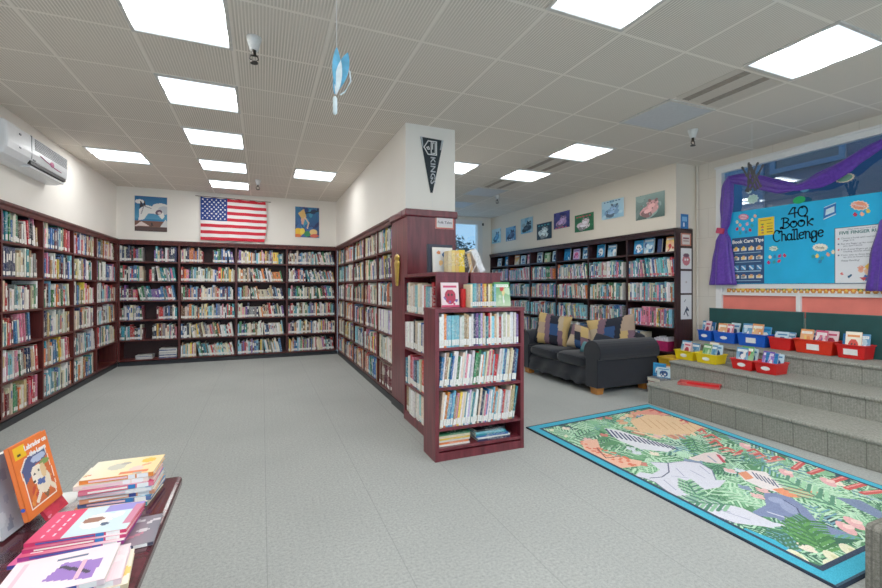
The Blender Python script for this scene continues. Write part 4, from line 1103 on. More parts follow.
# cut-out signs
def burst(name, label, u, v, w, h, n, dep, cols, txt=None, tsz=.03, tmat=None, rot=0.0, x=None):
    p = onwin(u, v, (XP - .004) if x is None else x)
    o = empty(name, p, RW, label, 'cut-out sign', 'cut-out signs on the large window')
    pts = [(w / 2 * (1 - dep * (k % 2)) * math.cos(2 * PI * k / (2 * n)), h / 2 * (1 - dep * (k % 2)) * math.sin(2 * PI * k / (2 * n))) for k in range(2 * n)]
    m = Matrix.Rotation(-rot, 4, 'Y')
    MB().prism(pts, 0, .003, 'y', mat=m).build('card', plain('card_%d_%d_%d' % cols[0], S(*cols[0]), .7, var=.02), o)
    if len(cols) > 1: MB().prism([(a * .82, c * .82) for a, c in pts], -.002, 0, 'y', mat=m).build('inner_card', plain('card_%d_%d_%d' % cols[1], S(*cols[1]), .7, var=.08, scale=40), o)
    if txt: lettering('lettering', txt, tsz, tmat or M_INK, (0, -.004, 0), (PI / 2, -rot, 0), o)
    return o
burst('cutout_sign', 'pink oval cut-out sign at the left of the blue paper', 743.5, 217, .125, .075, 14, .05, [(226, 60, 120), (246, 206, 222)], 'Genre', .036, plain('pink_ink', S(206, 40, 110), .7), -.25)
burst('cutout_sign', 'round green cut-out at the top edge of the blue paper', 799, 200, .125, .085, 12, .06, [(20, 170, 90)])
burst('cutout_sign', 'white and green cloud cut-out sign below the yellow note', 773.5, 248.5, .12, .075, 7, .22, [(60, 180, 170), (226, 240, 232)], 'Club', .032, plain('green_ink', S(40, 130, 90), .7), -.1)
burst('cutout_sign', 'cream spiky burst cut-out sign below the word Challenge', 820, 247.5, .145, .085, 14, .14, [(246, 240, 214), (250, 244, 226)], 'Goals', .036, plain('olive_ink', S(80, 90, 50), .7), -.12)
burst('cutout_sign', 'peach spiky burst cut-out sign near the right curtain above the poster', 859.5, 205.5, .16, .10, 13, .16, [(250, 226, 200), (244, 150, 120)], 'Mystery', .032, M_WINK, -.35)
burst('cutout_sign', 'green and cream burst cut-out stuck on the glass under the swag', 844.5, 178, .17, .095, 15, .1, [(240, 220, 190), (120, 170, 140)], None, x=5.595)
burst('cutout_sign', 'pale mint cloud cut-out on the glass under the black sticks', 752.5, 199, .15, .125, 9, .22, [(206, 232, 226), (180, 220, 206)], None, x=5.595)
burst('cutout_sign', 'small pale mint cloud cut-out just above the larger mint one', 749, 191.5, .07, .06, 7, .2, [(206, 228, 220)], None, x=5.595)
burst('cutout_sign', 'orange round cut-out peeping out under the swag', 779, 190, .07, .05, 10, .06, [(240, 160, 90)], None, x=5.595)
burst('cutout_sign', 'light blue round cut-out peeping out under the swag knot', 804.5, 189, .09, .07, 10, .06, [(120, 206, 230)], None, x=5.595)
# blue book cut-out
p = onwin(829.5, 212)
o = empty('cutout_sign', p, RW, 'blue book shaped cut-out on the paper right of the title', 'cut-out sign', 'cut-out signs on the large window')
MB().prism([(-.055, -.075), (-.05, .05), (.055, .085), (.055, -.035)], 0, .004, 'y').build('card', plain('blue_card', S(30, 110, 190), .6), o)
MB().prism([(-.055, -.075), (-.045, -.062), (.055, -.022), (.055, -.035)], -.002, 0, 'y').prism([(-.05, .05), (-.045, .058), (.055, .09), (.055, .085)], -.002, 0, 'y').prism([(-.036, -.03), (-.03, .03), (.042, .055), (.042, -.005)], -.0015, 0, 'y').build('page_edges', plain('pale_card', S(200, 232, 246), .7), o)
# leaf cut-outs
LC = {'yellow': (244, 208, 90), 'peach': (244, 180, 150), 'pink': (240, 170, 190), 'red': (200, 40, 80), 'teal': (40, 160, 170), 'blue': (30, 130, 190), 'magenta': (196, 40, 110), 'cream': (238, 226, 190)}
leafs = []
leafs += [(u, v, c, 'under the pink oval sign') for u, v, c in [(737, 222, 'cream'), (740, 225, 'peach'), (737, 229, 'red'), (743, 229, 'pink'), (747, 224, 'pink'), (752, 220, 'cream'), (752, 225.5, 'teal'), (746, 232, 'blue'), (750, 230, 'red'), (740, 233, 'teal'), (755, 216, 'peach')]]
leafs += [(u, v, c, 'below the cloud sign') for u, v, c in [(770, 257, 'cream'), (774.5, 256.5, 'blue'), (779.5, 256, 'magenta'), (784.5, 255.5, 'red'), (768.5, 262.5, 'magenta'), (774, 262, 'teal'), (779, 261, 'red')]]
leafs += [(u, v, c, 'below the cream burst sign') for u, v, c in [(813, 256.5, 'teal'), (817, 256, 'yellow'), (822, 258, 'teal'), (828, 254.5, 'peach'), (820, 261.5, 'blue'), (833, 252, 'cream')]]
leafs += [(u, v, c, 'below the peach burst sign') for u, v, c in [(855, 214.5, 'red'), (862, 214, 'peach'), (868, 211, 'yellow')]]
cnt = {}
for u, v, c, wh in leafs: cnt[(c, wh)] = cnt.get((c, wh), 0) + 1
seen = {}
LEAF = MB().prism([(.0, -.022), (.012, -.014), (.018, -.002), (.01, .006), (.014, .016), (.002, .024), (-.008, .012), (-.018, .01), (-.012, -.004), (-.016, -.014)], 0, .003, 'y')
lm = {}
for u, v, c, wh in leafs:
    k = (c, wh); seen[k] = seen.get(k, 0) + 1
    if c not in lm: lm[c] = unit_mesh('leaf_cutout', LEAF, plain('leaf_' + c, S(*LC[c]), .7, var=.04))
    o = bpy.data.objects.new('leaf_cutout', lm[c]); COL.objects.link(o)
    o.location = onwin(u, v); o.rotation_euler = (0, RNG.uniform(-.6, .6), RW)
    lab = f'small {c} leaf cut-out {wh}' + (f', {ORD[seen[k] - 1]} {c} one from left' if cnt[k] > 1 else '')
    tag(o, lab, 'leaf cut-out', 'leaf cut-outs on the blue paper')
# scalloped border strip
cv = Canvas(220, 10, (214, 140, 60)); r6 = random.Random(9)
for k in range(30):
    cx = (k + .5) / 30
    cv.ell(cx, .9, .014, .55, r6.choice([(60, 120, 60), (226, 110, 40), (236, 190, 60), (190, 60, 40), (60, 110, 130)])).ell(cx, .62, .007, .25, (240, 200, 80))
    cv.ell(cx + .5 / 30, .0, .006, .5, (240, 236, 230))
bs = painted('border_strip', cv, lambda s, t: (np.full_like(s, 5.563), 3.72 - s * 1.72, 1.262 + t * .05 + .0 * s), None, None)
tag(bs, 'patterned scalloped border strip in autumn colours along the white sill', 'border strip')

# purple cloth
def cloth(name, pts, parent, folds=5, n=40, amp=.16, cap=False):
    """pts: (pos, width across, depth) along a path in a plane x = const"""
    P = [Vector(p[0]) for p in pts]; rings = []
    # resample
    Q = []
    for k in range(len(P) - 1):
        for j in range(6):
            t = j / 6.0; t2 = t * t * (3 - 2 * t)
            p0, p1, p2, p3 = P[max(k - 1, 0)], P[k], P[k + 1], P[min(k + 2, len(P) - 1)]
            cr = .5 * ((2 * p1) + (p2 - p0) * t + (2 * p0 - 5 * p1 + 4 * p2 - p3) * t * t + (3 * p1 - p0 - 3 * p2 + p3) * t ** 3)
            Q.append((cr, pts[k][1] * (1 - t2) + pts[k + 1][1] * t2, pts[k][2] * (1 - t2) + pts[k + 1][2] * t2))
    Q.append(pts[-1] if isinstance(pts[-1][0], Vector) else (Vector(pts[-1][0]), pts[-1][1], pts[-1][2]))
    for k, (p, w, d) in enumerate(Q):
        t = (Q[min(k + 1, len(Q) - 1)][0] - Q[max(k - 1, 0)][0]); t.x = 0; t.normalize()
        nn = Vector((1, 0, 0)).cross(t); ring = []
        for i in range(n):
            a = 2 * PI * i / n; f = 1 + amp * math.sin(folds * a + .35 * math.sin(k * .4)) + amp * .5 * math.sin((folds * 2 + 1) * a + k * .12)
            ring.append(p + nn * (w / 2 * f * math.cos(a)) + Vector((-1, 0, 0)) * (d / 2 * f * math.sin(a)))
        rings.append(ring)
    return MB().loft(rings, True, True).build(name, M_PURPLE, parent, True)
XC = 5.525
def wp(u, v): return at_x(u, v, XC)
sw = empty('curtain_swag', (0, 0, 0), 0, 'purple cloth swag draped across the top of the large window', 'curtain')
cloth('swag_cloth', [(wp(729, 179), .08, .06), (wp(742, 179), .125, .07), (wp(758, 182.5), .15, .07), (wp(778, 187), .135, .07), (wp(795, 187.5), .075, .06), (wp(803, 186), .085, .06), (wp(822, 179), .16, .07), (wp(843, 168), .15, .07), (wp(862, 155), .115, .07), (wp(884, 142), .08, .06)], sw, 4)
ca = empty('curtain', (0, 0, 0), 0, 'purple curtain tied with a red band at the left side of the large window', 'curtain')
cloth('hanging_cloth', [(wp(730.5, 176), .06, .05), (wp(727.5, 188), .13, .06), (wp(726.5, 205), .145, .065), (wp(725.5, 221), .11, .06), (wp(724, 231), .07, .06), (wp(723.5, 243), .17, .07), (wp(723, 264), .25, .08), (wp(723, 285), .31, .09)], ca, 6)
p = wp(722, 231)
MB().box(-.045, .03, -.05, .055, -.036, .036, mat=Matrix.Translation((p.x, p.y, p.z)) @ Matrix.Rotation(.25, 4, 'X')).build('tie_band', plain('red_band', S(186, 40, 84), .6), ca, bev=.01)
cr_ = empty('curtain', (0, 0, 0), 0, 'purple curtain hanging at the right side of the window, cut by the photo edge', 'curtain')
cloth('hanging_cloth', [(Vector((XC, 2.10, 2.76)), .06, .05), (Vector((XC, 2.12, 2.55)), .12, .06), (Vector((XC, 2.12, 2.2)), .11, .06), (Vector((XC, 2.13, 2.02)), .07, .055), (Vector((XC, 2.14, 1.92)), .14, .06), (Vector((XC - .01, 2.14, 1.6)), .24, .07), (Vector((XC - .01, 2.14, 1.29)), .30, .08)], cr_, 6)

# ------------------------------------------------------------------ carpeted steps
ST = [(4.07, 4.62, 3.63, .235, 0), (4.62, 5.12, 3.79, .43, .0), (5.12, 5.60, 3.96, .62, .0)]
YS = -.3
stp = empty('carpeted_steps', (0, 0, 0), 0, 'wide grey carpeted seating steps below the large window', 'steps')
z0 = 0
prev = 0
for i, (xa, xb, ye, zt_, _) in enumerate(ST):
    b = MB()
    b.prism([(xa + .006, 0), (xa, zt_ - .035), (xa - .018, zt_ - .03), (xa - .02, zt_ - .008), (xa - .008, zt_), (5.59 if i == 2 else xb + .05, zt_), (5.59 if i == 2 else xb + .05, 0)], YS, ye, 'y')
    b.build('step', M_STEP, stp, bev=.008)
bx = MB().prism([(2.44, 0), (2.44, .275), (2.455, .295), (4.05, .295), (4.05, 0)], .0, 1.03, 'y').build('carpeted_box', M_BOXC, bev=.012)
tag(bx, 'grey carpeted box seat at the lower right corner, over the rug edge', 'seat')
M_GREENB = plain('green_chalkboard', S(10, 66, 66), .55, var=.06, scale=8)
for ya, yb, lab in ((2.86, 3.95, 'dark green board leaning on the wall behind the blue tubs'), (1.70, 2.838, 'dark green board leaning on the wall behind the red tubs')):
    o = empty('board', (5.555, (ya + yb) / 2, .621), 0, lab, 'board', 'green boards behind the tubs')
    h = (yb - ya) / 2
    MB().box(-.006, .008, -h, h, 0, .425).build('panel', M_GREENB, o)
    MB().box(-.008, .010, -h, h, .425, .431).box(-.008, .010, -h - .003, -h, 0, .431).build('metal_edge', plain('dull_edge', S(70, 110, 108), .4), o)

# tubs of books
def tub(name, label, loc, rz, w, d, h, col, lab_mode, group):
    o = empty(name, loc, rz, label, 'tub', group)
    m = plain('tub_%d_%d_%d' % col, S(*col), .32, var=.02)
    tp = .88
    def ring(k, z, e=0.0): return [(-w / 2 * k - e, -d / 2 * k - e, z), (w / 2 * k + e, -d / 2 * k - e, z), (w / 2 * k + e, d / 2 * k + e, z), (-w / 2 * k - e, d / 2 * k + e, z)]
    b = MB().loft([ring(tp, 0), ring(1, h - .012), ring(1, h - .012, .008), ring(1, h, .008), ring(1, h, -.003), ring(tp, .006, -.003)], True, False)
    nv = len(b.v); b.f.append([nv - 4, nv - 3, nv - 2, nv - 1]); b.c.append((1, 1, 1, 1)); b.m.append(0); b.f.append([3, 2, 1, 0]); b.c.append((1, 1, 1, 1)); b.m.append(0)
    b.build('tub_body', m, o, bev=.006)
    lb = MB(); yy = -d / 2 * (tp + (1 - tp) * .45) - .0025
    if lab_mode == 'oval':
        lb.prism([(.042 * math.cos(t * PI / 8), h * .48 + .02 * math.sin(t * PI / 8)) for t in range(16)], yy - .003, yy + .004, 'y')
    else: lb.box(-.055, .055, yy - .004, yy + .004, h * .28, h * .68)
    lb.build('name_label', M_PAPER, o)
    return o
BLUEC, REDC, YELC = (20, 84, 200), (214, 22, 22), (238, 206, 16)
tubs = [
    ('b1', 4.0, 3.80, 5.46, .622, .16, .14, BLUEC, 'oval', 'small blue tub at the left end of the top step'),
    ('b2', 3.79, 3.50, 5.46, .622, .16, .14, BLUEC, 'oval', 'blue tub second from left on the top step, with an oval label'),
    ('b3', 3.485, 3.14, 5.46, .622, .17, .15, BLUEC, 'box', 'wide blue tub with a square label beside the red tubs'),
    ('r4', 3.125, 2.885, 5.46, .622, .17, .14, REDC, None, 'plain red tub next to the wide blue tub on the top step'),
    ('r5', 2.875, 2.50, 5.46, .622, .17, .15, (226, 44, 20), 'box', 'wide orange red tub with white label, middle of the red tubs above'),
    ('r6', 2.485, 2.235, 5.44, .622, .18, .14, REDC, 'box', 'red tub at the right end of the top step'),
    ('y1', 3.885, 3.615, 4.90, .432, .2, .115, YELC, 'oval', 'left yellow tub on the middle step'),
    ('y2', 3.60, 3.33, 4.90, .432, .2, .115, YELC, 'oval', 'right yellow tub on the middle step'),
    ('r1', 3.18, 2.935, 4.90, .432, .2, .115, REDC, 'oval', 'left red tub on the middle step'),
    ('r2', 2.925, 2.70, 4.90, .432, .22, .12, REDC, 'oval', 'right red tub on the middle step'),
]
tubthemes = {'b1': [COOL, PINK, BLUE], 'b2': [WARM, GREEN, PINK, COOL], 'b3': [COOL, BLUE, WARM, BLUE], 'r4': [COOL, COOL, COOL], 'r5': [WARM, COOL, PINK, PINK], 'r6': [BLUE, WARM, COOL],
             'y1': [COOL, PINK, COOL], 'y2': [GREEN, WARM, COOL, COOL], 'r1': [COOL, COOL, GREEN, COOL], 'r2': [VIOL, PINK, BLUE, COOL]}
TN = {id(COOL): 'pale blue', id(BLUE): 'bright blue', id(WARM): 'orange and cream', id(PINK): 'pink and white', id(GREEN): 'green and white', id(VIOL): 'violet'}
R = random.Random(14)
for key, ya, yb, xc, z, d, h, col, lm_, lab in tubs:
    w = ya - yb - .02
    o = tub('book_tub', lab, (xc, (ya + yb) / 2, z), RW + R.uniform(-.03, .03), w, d, h, col, lm_ or 'oval', 'plastic tubs of books on the carpeted steps')
    if lm_ is None:
        for ch in list(o.children):
            if ch.name.startswith('name_label'): bpy.data.objects.remove(ch)
    n = len(tubthemes[key])
    for k, th in enumerate(tubthemes[key]):
        bw = .12 if w > .2 else .09
        yy = ya - .01 - bw / 2 - .012 - (w - bw - .03) * k / max(1, n - 1)
        p = Vector((xc - d * .26 + (d * .52) * ((k * 2 + 1) % n) / n, yy, z + .012))
        hh = R.uniform(.22, .26) if z > .5 else R.uniform(.19, .24)
        if key == 'r4': hh = .19
        face_book(f"{TN[id(th)]} book, {ORD[k]} from left inside the {lab.split(' on ')[0].split(' with ')[0].split(' next ')[0].split(' at ')[0]}"[:110] + (' above' if z > .5 else ' below'), p, (-.2 + R.uniform(-.08, .05), 0, RW + R.uniform(-.25, .15)), bw, hh, .012, th[1], th, k % 2, 'books standing in the step tubs', R.randint(0, 999))
# clear red tray
ty = empty('document_tray', (4.46, 3.29, .236), math.radians(-62), 'shallow red and clear plastic tray lying on the lowest step', 'tray')
MB().box(-.2, .2, -.08, .08, 0, .004).box(-.2, .2, .076, .08, 0, .035).box(-.2, -.196, -.08, .08, 0, .03).box(.196, .2, -.08, .08, 0, .03).box(-.2, .2, -.08, -.076, 0, .02).build('tray_body', plain('clear_red_plastic', S(206, 96, 92), .25), ty)
MB().box(-.12, .2, -.008, .0, .02, .024, mat=Matrix.Translation((0, .04, 0)) @ Matrix.Rotation(-.6, 4, 'X')).box(-.12, .19, -.03, .05, .004, .034, mat=Matrix.Translation((0, .02, 0))).build('red_cover', plain('red_plastic', S(206, 24, 32), .3), ty, bev=.006)

# bits between the sofa and the steps
ym = empty('book_tub', (4.90, 3.965, .0), RW, 'tall yellow tub standing on the floor between sofa and steps', 'tub', 'tubs of books near the sofa')
b = MB()
def rr(w, d, z): return [(-w / 2, -d / 2, z), (w / 2, -d / 2, z), (w / 2, d / 2, z), (-w / 2, d / 2, z)]
b.loft([rr(.2, .2, 0), rr(.25, .25, .40), rr(.275, .275, .405), rr(.275, .275, .43), rr(.24, .24, .43)], True, True)
b.build('tub_body', plain('tub_ochre', S(214, 168, 40), .4), ym, bev=.006)
for i, (x, y, z, rz, th, c, lab) in enumerate([(4.73, 3.99, .0, -1.2, PINK, (190, 60, 90), 'pink and white magazine standing low in front of the yellow floor tub'), (4.62, 3.94, .201, -1.2, BLUE, (50, 100, 190), 'bright blue magazine standing on the pile, nearer the sofa arm'), (4.66, 3.90, .201, -1.0, WARM, (214, 60, 40), 'orange and red magazine standing on the pile behind the pale one'), (4.60, 3.86, .201, -1.1, COOL, (60, 90, 170), 'pale blue magazine standing on the pile at the corner of the middle step')]):
    face_book(lab, (x, y, z if i in (0,) else z), (-.08, 0, rz), .15, .19 - .02 * i, .012, c, th, i % 2, 'magazines beside the sofa', 50 + i)
st_ = MB().box(4.50, 4.72, 3.83, 4.06, 0.0, .2)
o = empty('book', (4.61, 3.93, 0), 0.2, 'thick white book pile base, lowest beside the step', 'book')
bpy.data.objects.remove(o)
for k in range(4):
    book(f"{['white', 'blue', 'red', 'grey'][k]} large book lying flat, {['lowest', 'second lowest', 'second highest', 'highest'][k]} in the pile between sofa and steps", .048, .2, .2, (4.50, 3.815 + .01 * (k % 2), .025 + .05 * k), (0, PI / 2, 0), PAL[['white', 'blue', 'red', 'grey'][k]], 'book pile between sofa and steps', False)

# pink basket in the right bookcase's nearest bay
pk = empty('basket', to_world(cRIGHT, Vector((4.86, .12, .431))), -PI / 2, 'magenta basket of white bagged books on a low shelf behind the sofa', 'basket')
b = MB().loft([rr(.26, .17, 0), rr(.30, .2, .14), rr(.29, .19, .14), rr(.25, .16, .01)], True, False); b.f.append([3, 2, 1, 0]); b.c.append((1,) * 4); b.m.append(0)
b.build('basket_body', plain('magenta_plastic', S(186, 40, 96), .4), pk, bev=.006)
b = MB()
for k in range(6): b.box(-.11 + k * .04, -.085 + k * .04, -.06, .06, .015, .17 + .015 * (k % 3))
b.build('white_bags', plain('white_bag', S(226, 222, 230), .3, var=.1, scale=20), pk)
for k in range(5):
    c = ['white', 'aqua', 'white', 'blue', 'cream'][k]
    s = dict(x=4.34 + .055 * k, y=.02, z=.43, w=.045, h=.24, d=.18, a=0, c=PAL[c], n=c)
    p = to_world(cRIGHT, Vector((s['x'], s['y'], s['z'])))
    book(f'{c} file standing {ORD[k]} from left on low shelf behind sofa, left of magenta basket', .045, .18, .24, p, (0, 0, -PI / 2), PAL[c], 'files beside the magenta basket')

# ------------------------------------------------------------------ rug
RA, RB = at_z(527, 427, .012), at_z(648, 404, .012); RC, RD = Vector((2.335, 1.075, .012)), Vector((3.76, 1.10, .012))
def rug_xy(s, t):
    return ((1 - s) * (1 - t) * RC.x + s * (1 - t) * RD.x + (1 - s) * t * RA.x + s * t * RB.x, (1 - s) * (1 - t) * RC.y + s * (1 - t) * RD.y + (1 - s) * t * RA.y + s * t * RB.y)
def rp(u, v):
    w = at_z(u, v, .012); s, t = .5, .5
    for _ in range(12):
        x, y = rug_xy(s, t); e = 1e-4
        xs, ys = rug_xy(s + e, t); xt, yt = rug_xy(s, t + e)
        a, b, c, d = (xs - x) / e, (xt - x) / e, (ys - y) / e, (yt - y) / e
        det = a * d - b * c; rx, ry = w.x - x, w.y - y
        s += (d * rx - b * ry) / det; t += (a * ry - c * rx) / det
    return (s, t)
RW_, RH_ = 420, 620
cv = Canvas(RW_, RH_, (70, 128, 84)); r7 = random.Random(77)
GR = [(66, 132, 84), (104, 172, 120), (136, 198, 150), (48, 106, 72), (168, 216, 178), (86, 156, 96), (190, 226, 196)]
cv.blobs(90, [(70, 134, 84), (52, 110, 70), (98, 160, 110), (36, 78, 74), (30, 60, 70)], r7, (.03, .1))
for _ in range(260):
    c = r7.choice(GR); q = r7.random()
    cv.fern(r7.uniform(.0, 1), r7.uniform(.0, 1), r7.uniform(.10, .26), r7.uniform(0, 2 * PI), c, (40, 92, 72) if q < .35 else (186, 226, 190) if q < .8 else (96, 150, 170), 11, .0075, .42)
def P(*pts): return [rp(u, v) for u, v in pts]
cv.poly(P((745, 528), (775, 540), (800, 556), (770, 558), (735, 535)), (34, 164, 200)).poly(P((700, 512), (735, 528), (770, 552), (735, 540), (690, 515)), (34, 164, 200))
cv.poly(P((576, 452), (590, 458), (575, 446), (562, 440)), (34, 164, 200))
for _ in range(70):
    x, y = r7.uniform(.06, .94), r7.uniform(.05, .95)
    if r7.random() < .5: cv.fern(x, y, r7.uniform(.06, .12), r7.uniform(0, 6.3), r7.choice([(176, 222, 186), (120, 184, 134), (66, 124, 84)]), None, 7, .006, .45)
    else:
        c_ = r7.choice([(232, 178, 176), (240, 226, 206), (206, 110, 100), (214, 224, 232), (120, 140, 176)])
        for k in range(4): cv.ell(x + .014 * math.cos(k * 1.57), y + .01 * math.sin(k * 1.57), .012, .008, c_, k)
# lion, zebra, giraffe
for _ in range(60):
    a = r7.uniform(0, 2 * PI); k = r7.uniform(.8, 1.25); x, y = rp(664 + 36 * k * math.cos(a), 422 + 13 * k * math.sin(a)); cv.ell(x, y, .03, .012, r7.choice([(214, 150, 110), (226, 170, 130), (196, 120, 96), (236, 200, 160)]), a)
cv.poly(P((630, 421), (648, 414), (668, 416), (690, 421), (704, 428), (690, 434), (660, 435), (640, 432)), (232, 190, 142)).poly(P((628, 414), (650, 409), (672, 412), (690, 417), (660, 415)), (226, 140, 120))
for k in range(7): cv.line(P((640 + k * 8, 418 + k), (652 + k * 8, 428 + k * .7)), .006, (206, 150, 100))
cv.poly(P((604, 428), (618, 430), (650, 440), (676, 447), (668, 452), (640, 449), (618, 440)), (226, 228, 236))
for k in range(15): cv.line(P((606 + k * 4.6, 429 + k * 1.2), (613 + k * 4.6, 437 + k * .9)), .011, (50, 58, 100))
cv.poly(P((580, 441), (597, 439), (602, 452), (620, 457), (642, 461), (640, 466), (622, 468), (600, 462), (586, 452)), (240, 178, 150))
for k in range(46):
    q = r7.random(); uu = 581 + q * 56; vv = 444 + q * 20 + r7.uniform(-3, 4)
    x, y = rp(uu, vv); cv.ell(x, y, .009, .006, (226, 104, 74))
cv.line(P((597, 448), (606, 458), (620, 456)), .006, (90, 60, 60))
# elephant
cv.poly(P((650, 462), (668, 463), (684, 461), (700, 463), (712, 470), (716, 480), (726, 480), (720, 487), (704, 490), (692, 497), (712, 501), (742, 508), (772, 522), (790, 526), (768, 527), (735, 523), (705, 512), (686, 505), (672, 495), (655, 482), (644, 478), (634, 476), (640, 472), (652, 474), (660, 470)), (216, 216, 230))
cv.line(P((668, 463), (669, 472), (662, 477), (650, 478)), .006, (70, 76, 110)).line(P((704, 490), (692, 497), (690, 502)), .008, (110, 116, 150)).line(P((686, 498), (700, 503), (730, 512)), .006, (120, 126, 160)).line(P((684, 487), (688, 489)), .016, (60, 64, 90))
for (p_, q_) in (((690, 470), (705, 478)), ((676, 468), (684, 476)), ((700, 466), (710, 474)), ((664, 480), (676, 490)), ((720, 510), (750, 520)), ((672, 476), (688, 478))): cv.line(P(p_, q_), .0045, (150, 154, 186))
cv.line(P((650, 462), (668, 463), (684, 461), (700, 463), (712, 470), (716, 480)), .005, (96, 104, 140)).line(P((634, 476), (644, 478), (655, 482), (672, 495), (686, 505), (705, 512), (735, 523)), .005, (96, 104, 140))
cv.poly(P((684, 497), (692, 495), (700, 501), (694, 503)), (110, 130, 160))
# red/white flower and bird
cv.poly(P((690, 458), (704, 453), (716, 452), (726, 458), (722, 464), (706, 462)), (226, 206, 204)).line(P((718, 455), (724, 462)), .016, (190, 50, 70)).line(P((708, 456), (716, 462)), .01, (140, 150, 170))
# tiger
cv.poly(P((738, 473), (750, 470), (766, 472), (776, 480), (786, 486), (815, 492), (812, 497), (786, 495), (762, 488), (744, 480)), (236, 226, 226)).poly(P((738, 473), (746, 471), (754, 478), (746, 480)), (232, 140, 100)).poly(P((772, 489), (790, 487), (818, 492), (812, 498), (786, 497)), (236, 138, 96))
for k in range(6): cv.line(P((752 + k * 4, 472 + k * 1.5), (758 + k * 4, 479 + k * 1.6)), .007, (86, 92, 120))
# rhino
cv.poly(P((764, 493), (776, 493), (792, 498), (806, 508), (818, 522), (838, 530), (850, 534), (826, 535), (812, 540), (798, 536), (790, 527), (776, 518), (760, 516), (752, 512), (766, 505)), (112, 126, 170))
cv.line(P((768, 512), (790, 519), (808, 527), (820, 529)), .008, (206, 210, 228)).ell(*rp(790, 508), .045, .022, (140, 152, 190), .4).ell(*rp(776, 500), .03, .016, (146, 158, 196)).line(P((784, 500), (797, 508), (801, 516)), .006, (60, 70, 110))
# red wavy words along the far edge
for (u, v, l, a) in [(655, 411, 10, 3), (664, 413, 9, 3), (684, 421, 7, 4), (702, 431, 8, 5), (712, 437, 16, 5), (716, 443, 12, 6), (727, 449, 14, 3), (737, 452, 10, -3), (754, 451, 12, 4), (760, 455, 10, 3), (771, 459, 12, -5), (778, 458, 12, 3)]:
    cv.line(P((u - l / 2, v), (u, v - a / 2), (u + l / 2, v + a / 2)), .016, (206, 74, 70)).line(P((u - l / 3, v + 3), (u + l / 3, v + 1.5)), .012, (226, 140, 130))
for (u, v, du, dv) in [(798, 466, 4, -5), (817, 471, 7, -4), (840, 479, 10, -5), (856, 486, 9, -4), (875, 492, 12, -2)]:
    cv.line(P((u - du, v - dv * .6), (u + du, v + dv * .6)), .026, (206, 70, 68)).line(P((u - du, v - dv * .6 - 1), (u + du, v + dv * .6 - 1)), .006, (232, 150, 140))
for (u, v) in [(786, 473), (828, 482), (854, 523), (846, 528), (700, 418), (745, 446)]: x, y = rp(u, v); cv.ell(x, y, .04, .018, (232, 168, 170), .5).ell(x + .02, y, .02, .01, (246, 206, 200))
cv.poly(P((835, 497), (860, 500), (882, 512), (882, 520), (856, 508)), (104, 122, 160)).poly(P((860, 540), (840, 538), (820, 540), (838, 546)), (40, 90, 70))
cv.fern(*rp(700, 500), .16, .9, (140, 196, 150), (60, 120, 90), 9, .012, .4); cv.fern(*rp(735, 505), .2, 2.6, (130, 186, 144), (60, 120, 90), 9, .013, .4)
cv.fern(*rp(800, 545), .22, .3, (70, 140, 64), (44, 104, 50), 10, .012, .4); cv.fern(*rp(845, 512), .25, 1.2, (150, 208, 160), (70, 130, 100), 10, .014, .45)
cv.fern(*rp(830, 556), .2, .8, (80, 146, 70), (50, 110, 56), 10, .012, .4)
# cream petals along left and near edges
for (u, v, r) in [(708, 519, .022), (726, 527, .02), (744, 536, .03), (762, 544, .035), (798, 558, .04), (838, 570, .045), (834, 558, .035), (852, 552, .04), (545, 425, .02), (552, 430, .018), (560, 423, .018), (570, 420, .016), (566, 436, .016), (582, 415, .014), (598, 410, .012)]:
    x, y = rp(u, v); cv.ell(x, y, r, r * .5, (232, 230, 196), .5).ell(x + r * .2, y, r * .4, r * .2, (214, 212, 160), .5)
# borders
bd, bi_ = .045, .012
ax_, ay_ = bd, bd * RW_ / RH_ * 1.15
for q, c in ((1.35, (26, 44, 70)), (1.0, (38, 166, 200)), (.12, (30, 60, 80))):
    m = (cv.X < ax_ * q) | (cv.X > 1 - ax_ * q) | (cv.Y < ay_ * q) | (cv.Y > 1 - ay_ * q); cv.a[m] = c
noise_ = np.random.RandomState(3).normal(0, 7, cv.a.shape[:2])[..., None]
cv.a = np.clip(cv.a * .92 + 18 + noise_, 0, 255)
bk = MB(); o4 = [(*rug_xy(-.004, -.004), 0.0005), (*rug_xy(1.004, -.004), .0005), (*rug_xy(1.004, 1.004), .0005), (*rug_xy(-.004, 1.004), .0005)]
bk.add(o4 + [(p[0], p[1], .0105) for p in o4], [(0, 1, 5, 4), (1, 2, 6, 5), (2, 3, 7, 6), (3, 0, 4, 7), (4, 5, 6, 7)], S(24, 36, 52))
def rug_fn(s, t):
    x, y = rug_xy(s, t); return (x, y, np.full_like(s, .012))
rg = painted('rug', cv, rug_fn, None, bk, M_CLOTHP)
tag(rg, 'jungle animal rug with turquoise border on the carpet before the steps', 'rug')

# ------------------------------------------------------------------ sofa
sf = empty('sofa', (0, 0, 0), 0, 'navy two seat sofa with rolled arms in front of the right bookcase', 'sofa')
XF, XB, YN, YF = 3.78, 4.80, 4.09, 5.77
def arm(y0, out):
    pr = [(0, .09), (0, .44)] + [(.10 + .15 * math.cos(math.radians(a)), .52 + .15 * math.sin(math.radians(a))) for a in range(215, -36, -14)] + [(.21, .44), (.21, .09)]
    pr = [(y0 + (p[0] if out < 0 else .21 - p[0]), p[1]) for p in pr]
    if out > 0: pr.reverse()
    return MB().prism(pr, XF - .02, XB - .05, 'x').build('armrest', M_NAVY, sf, bev=.025, bseg=3)
arm(YN, -1); arm(YF - .21, 1)
MB().box(XF + .02, XB - .1, YN + .2, YF - .2, .09, .30).build('seat_base', M_NAVY, sf, bev=.03, bseg=3)
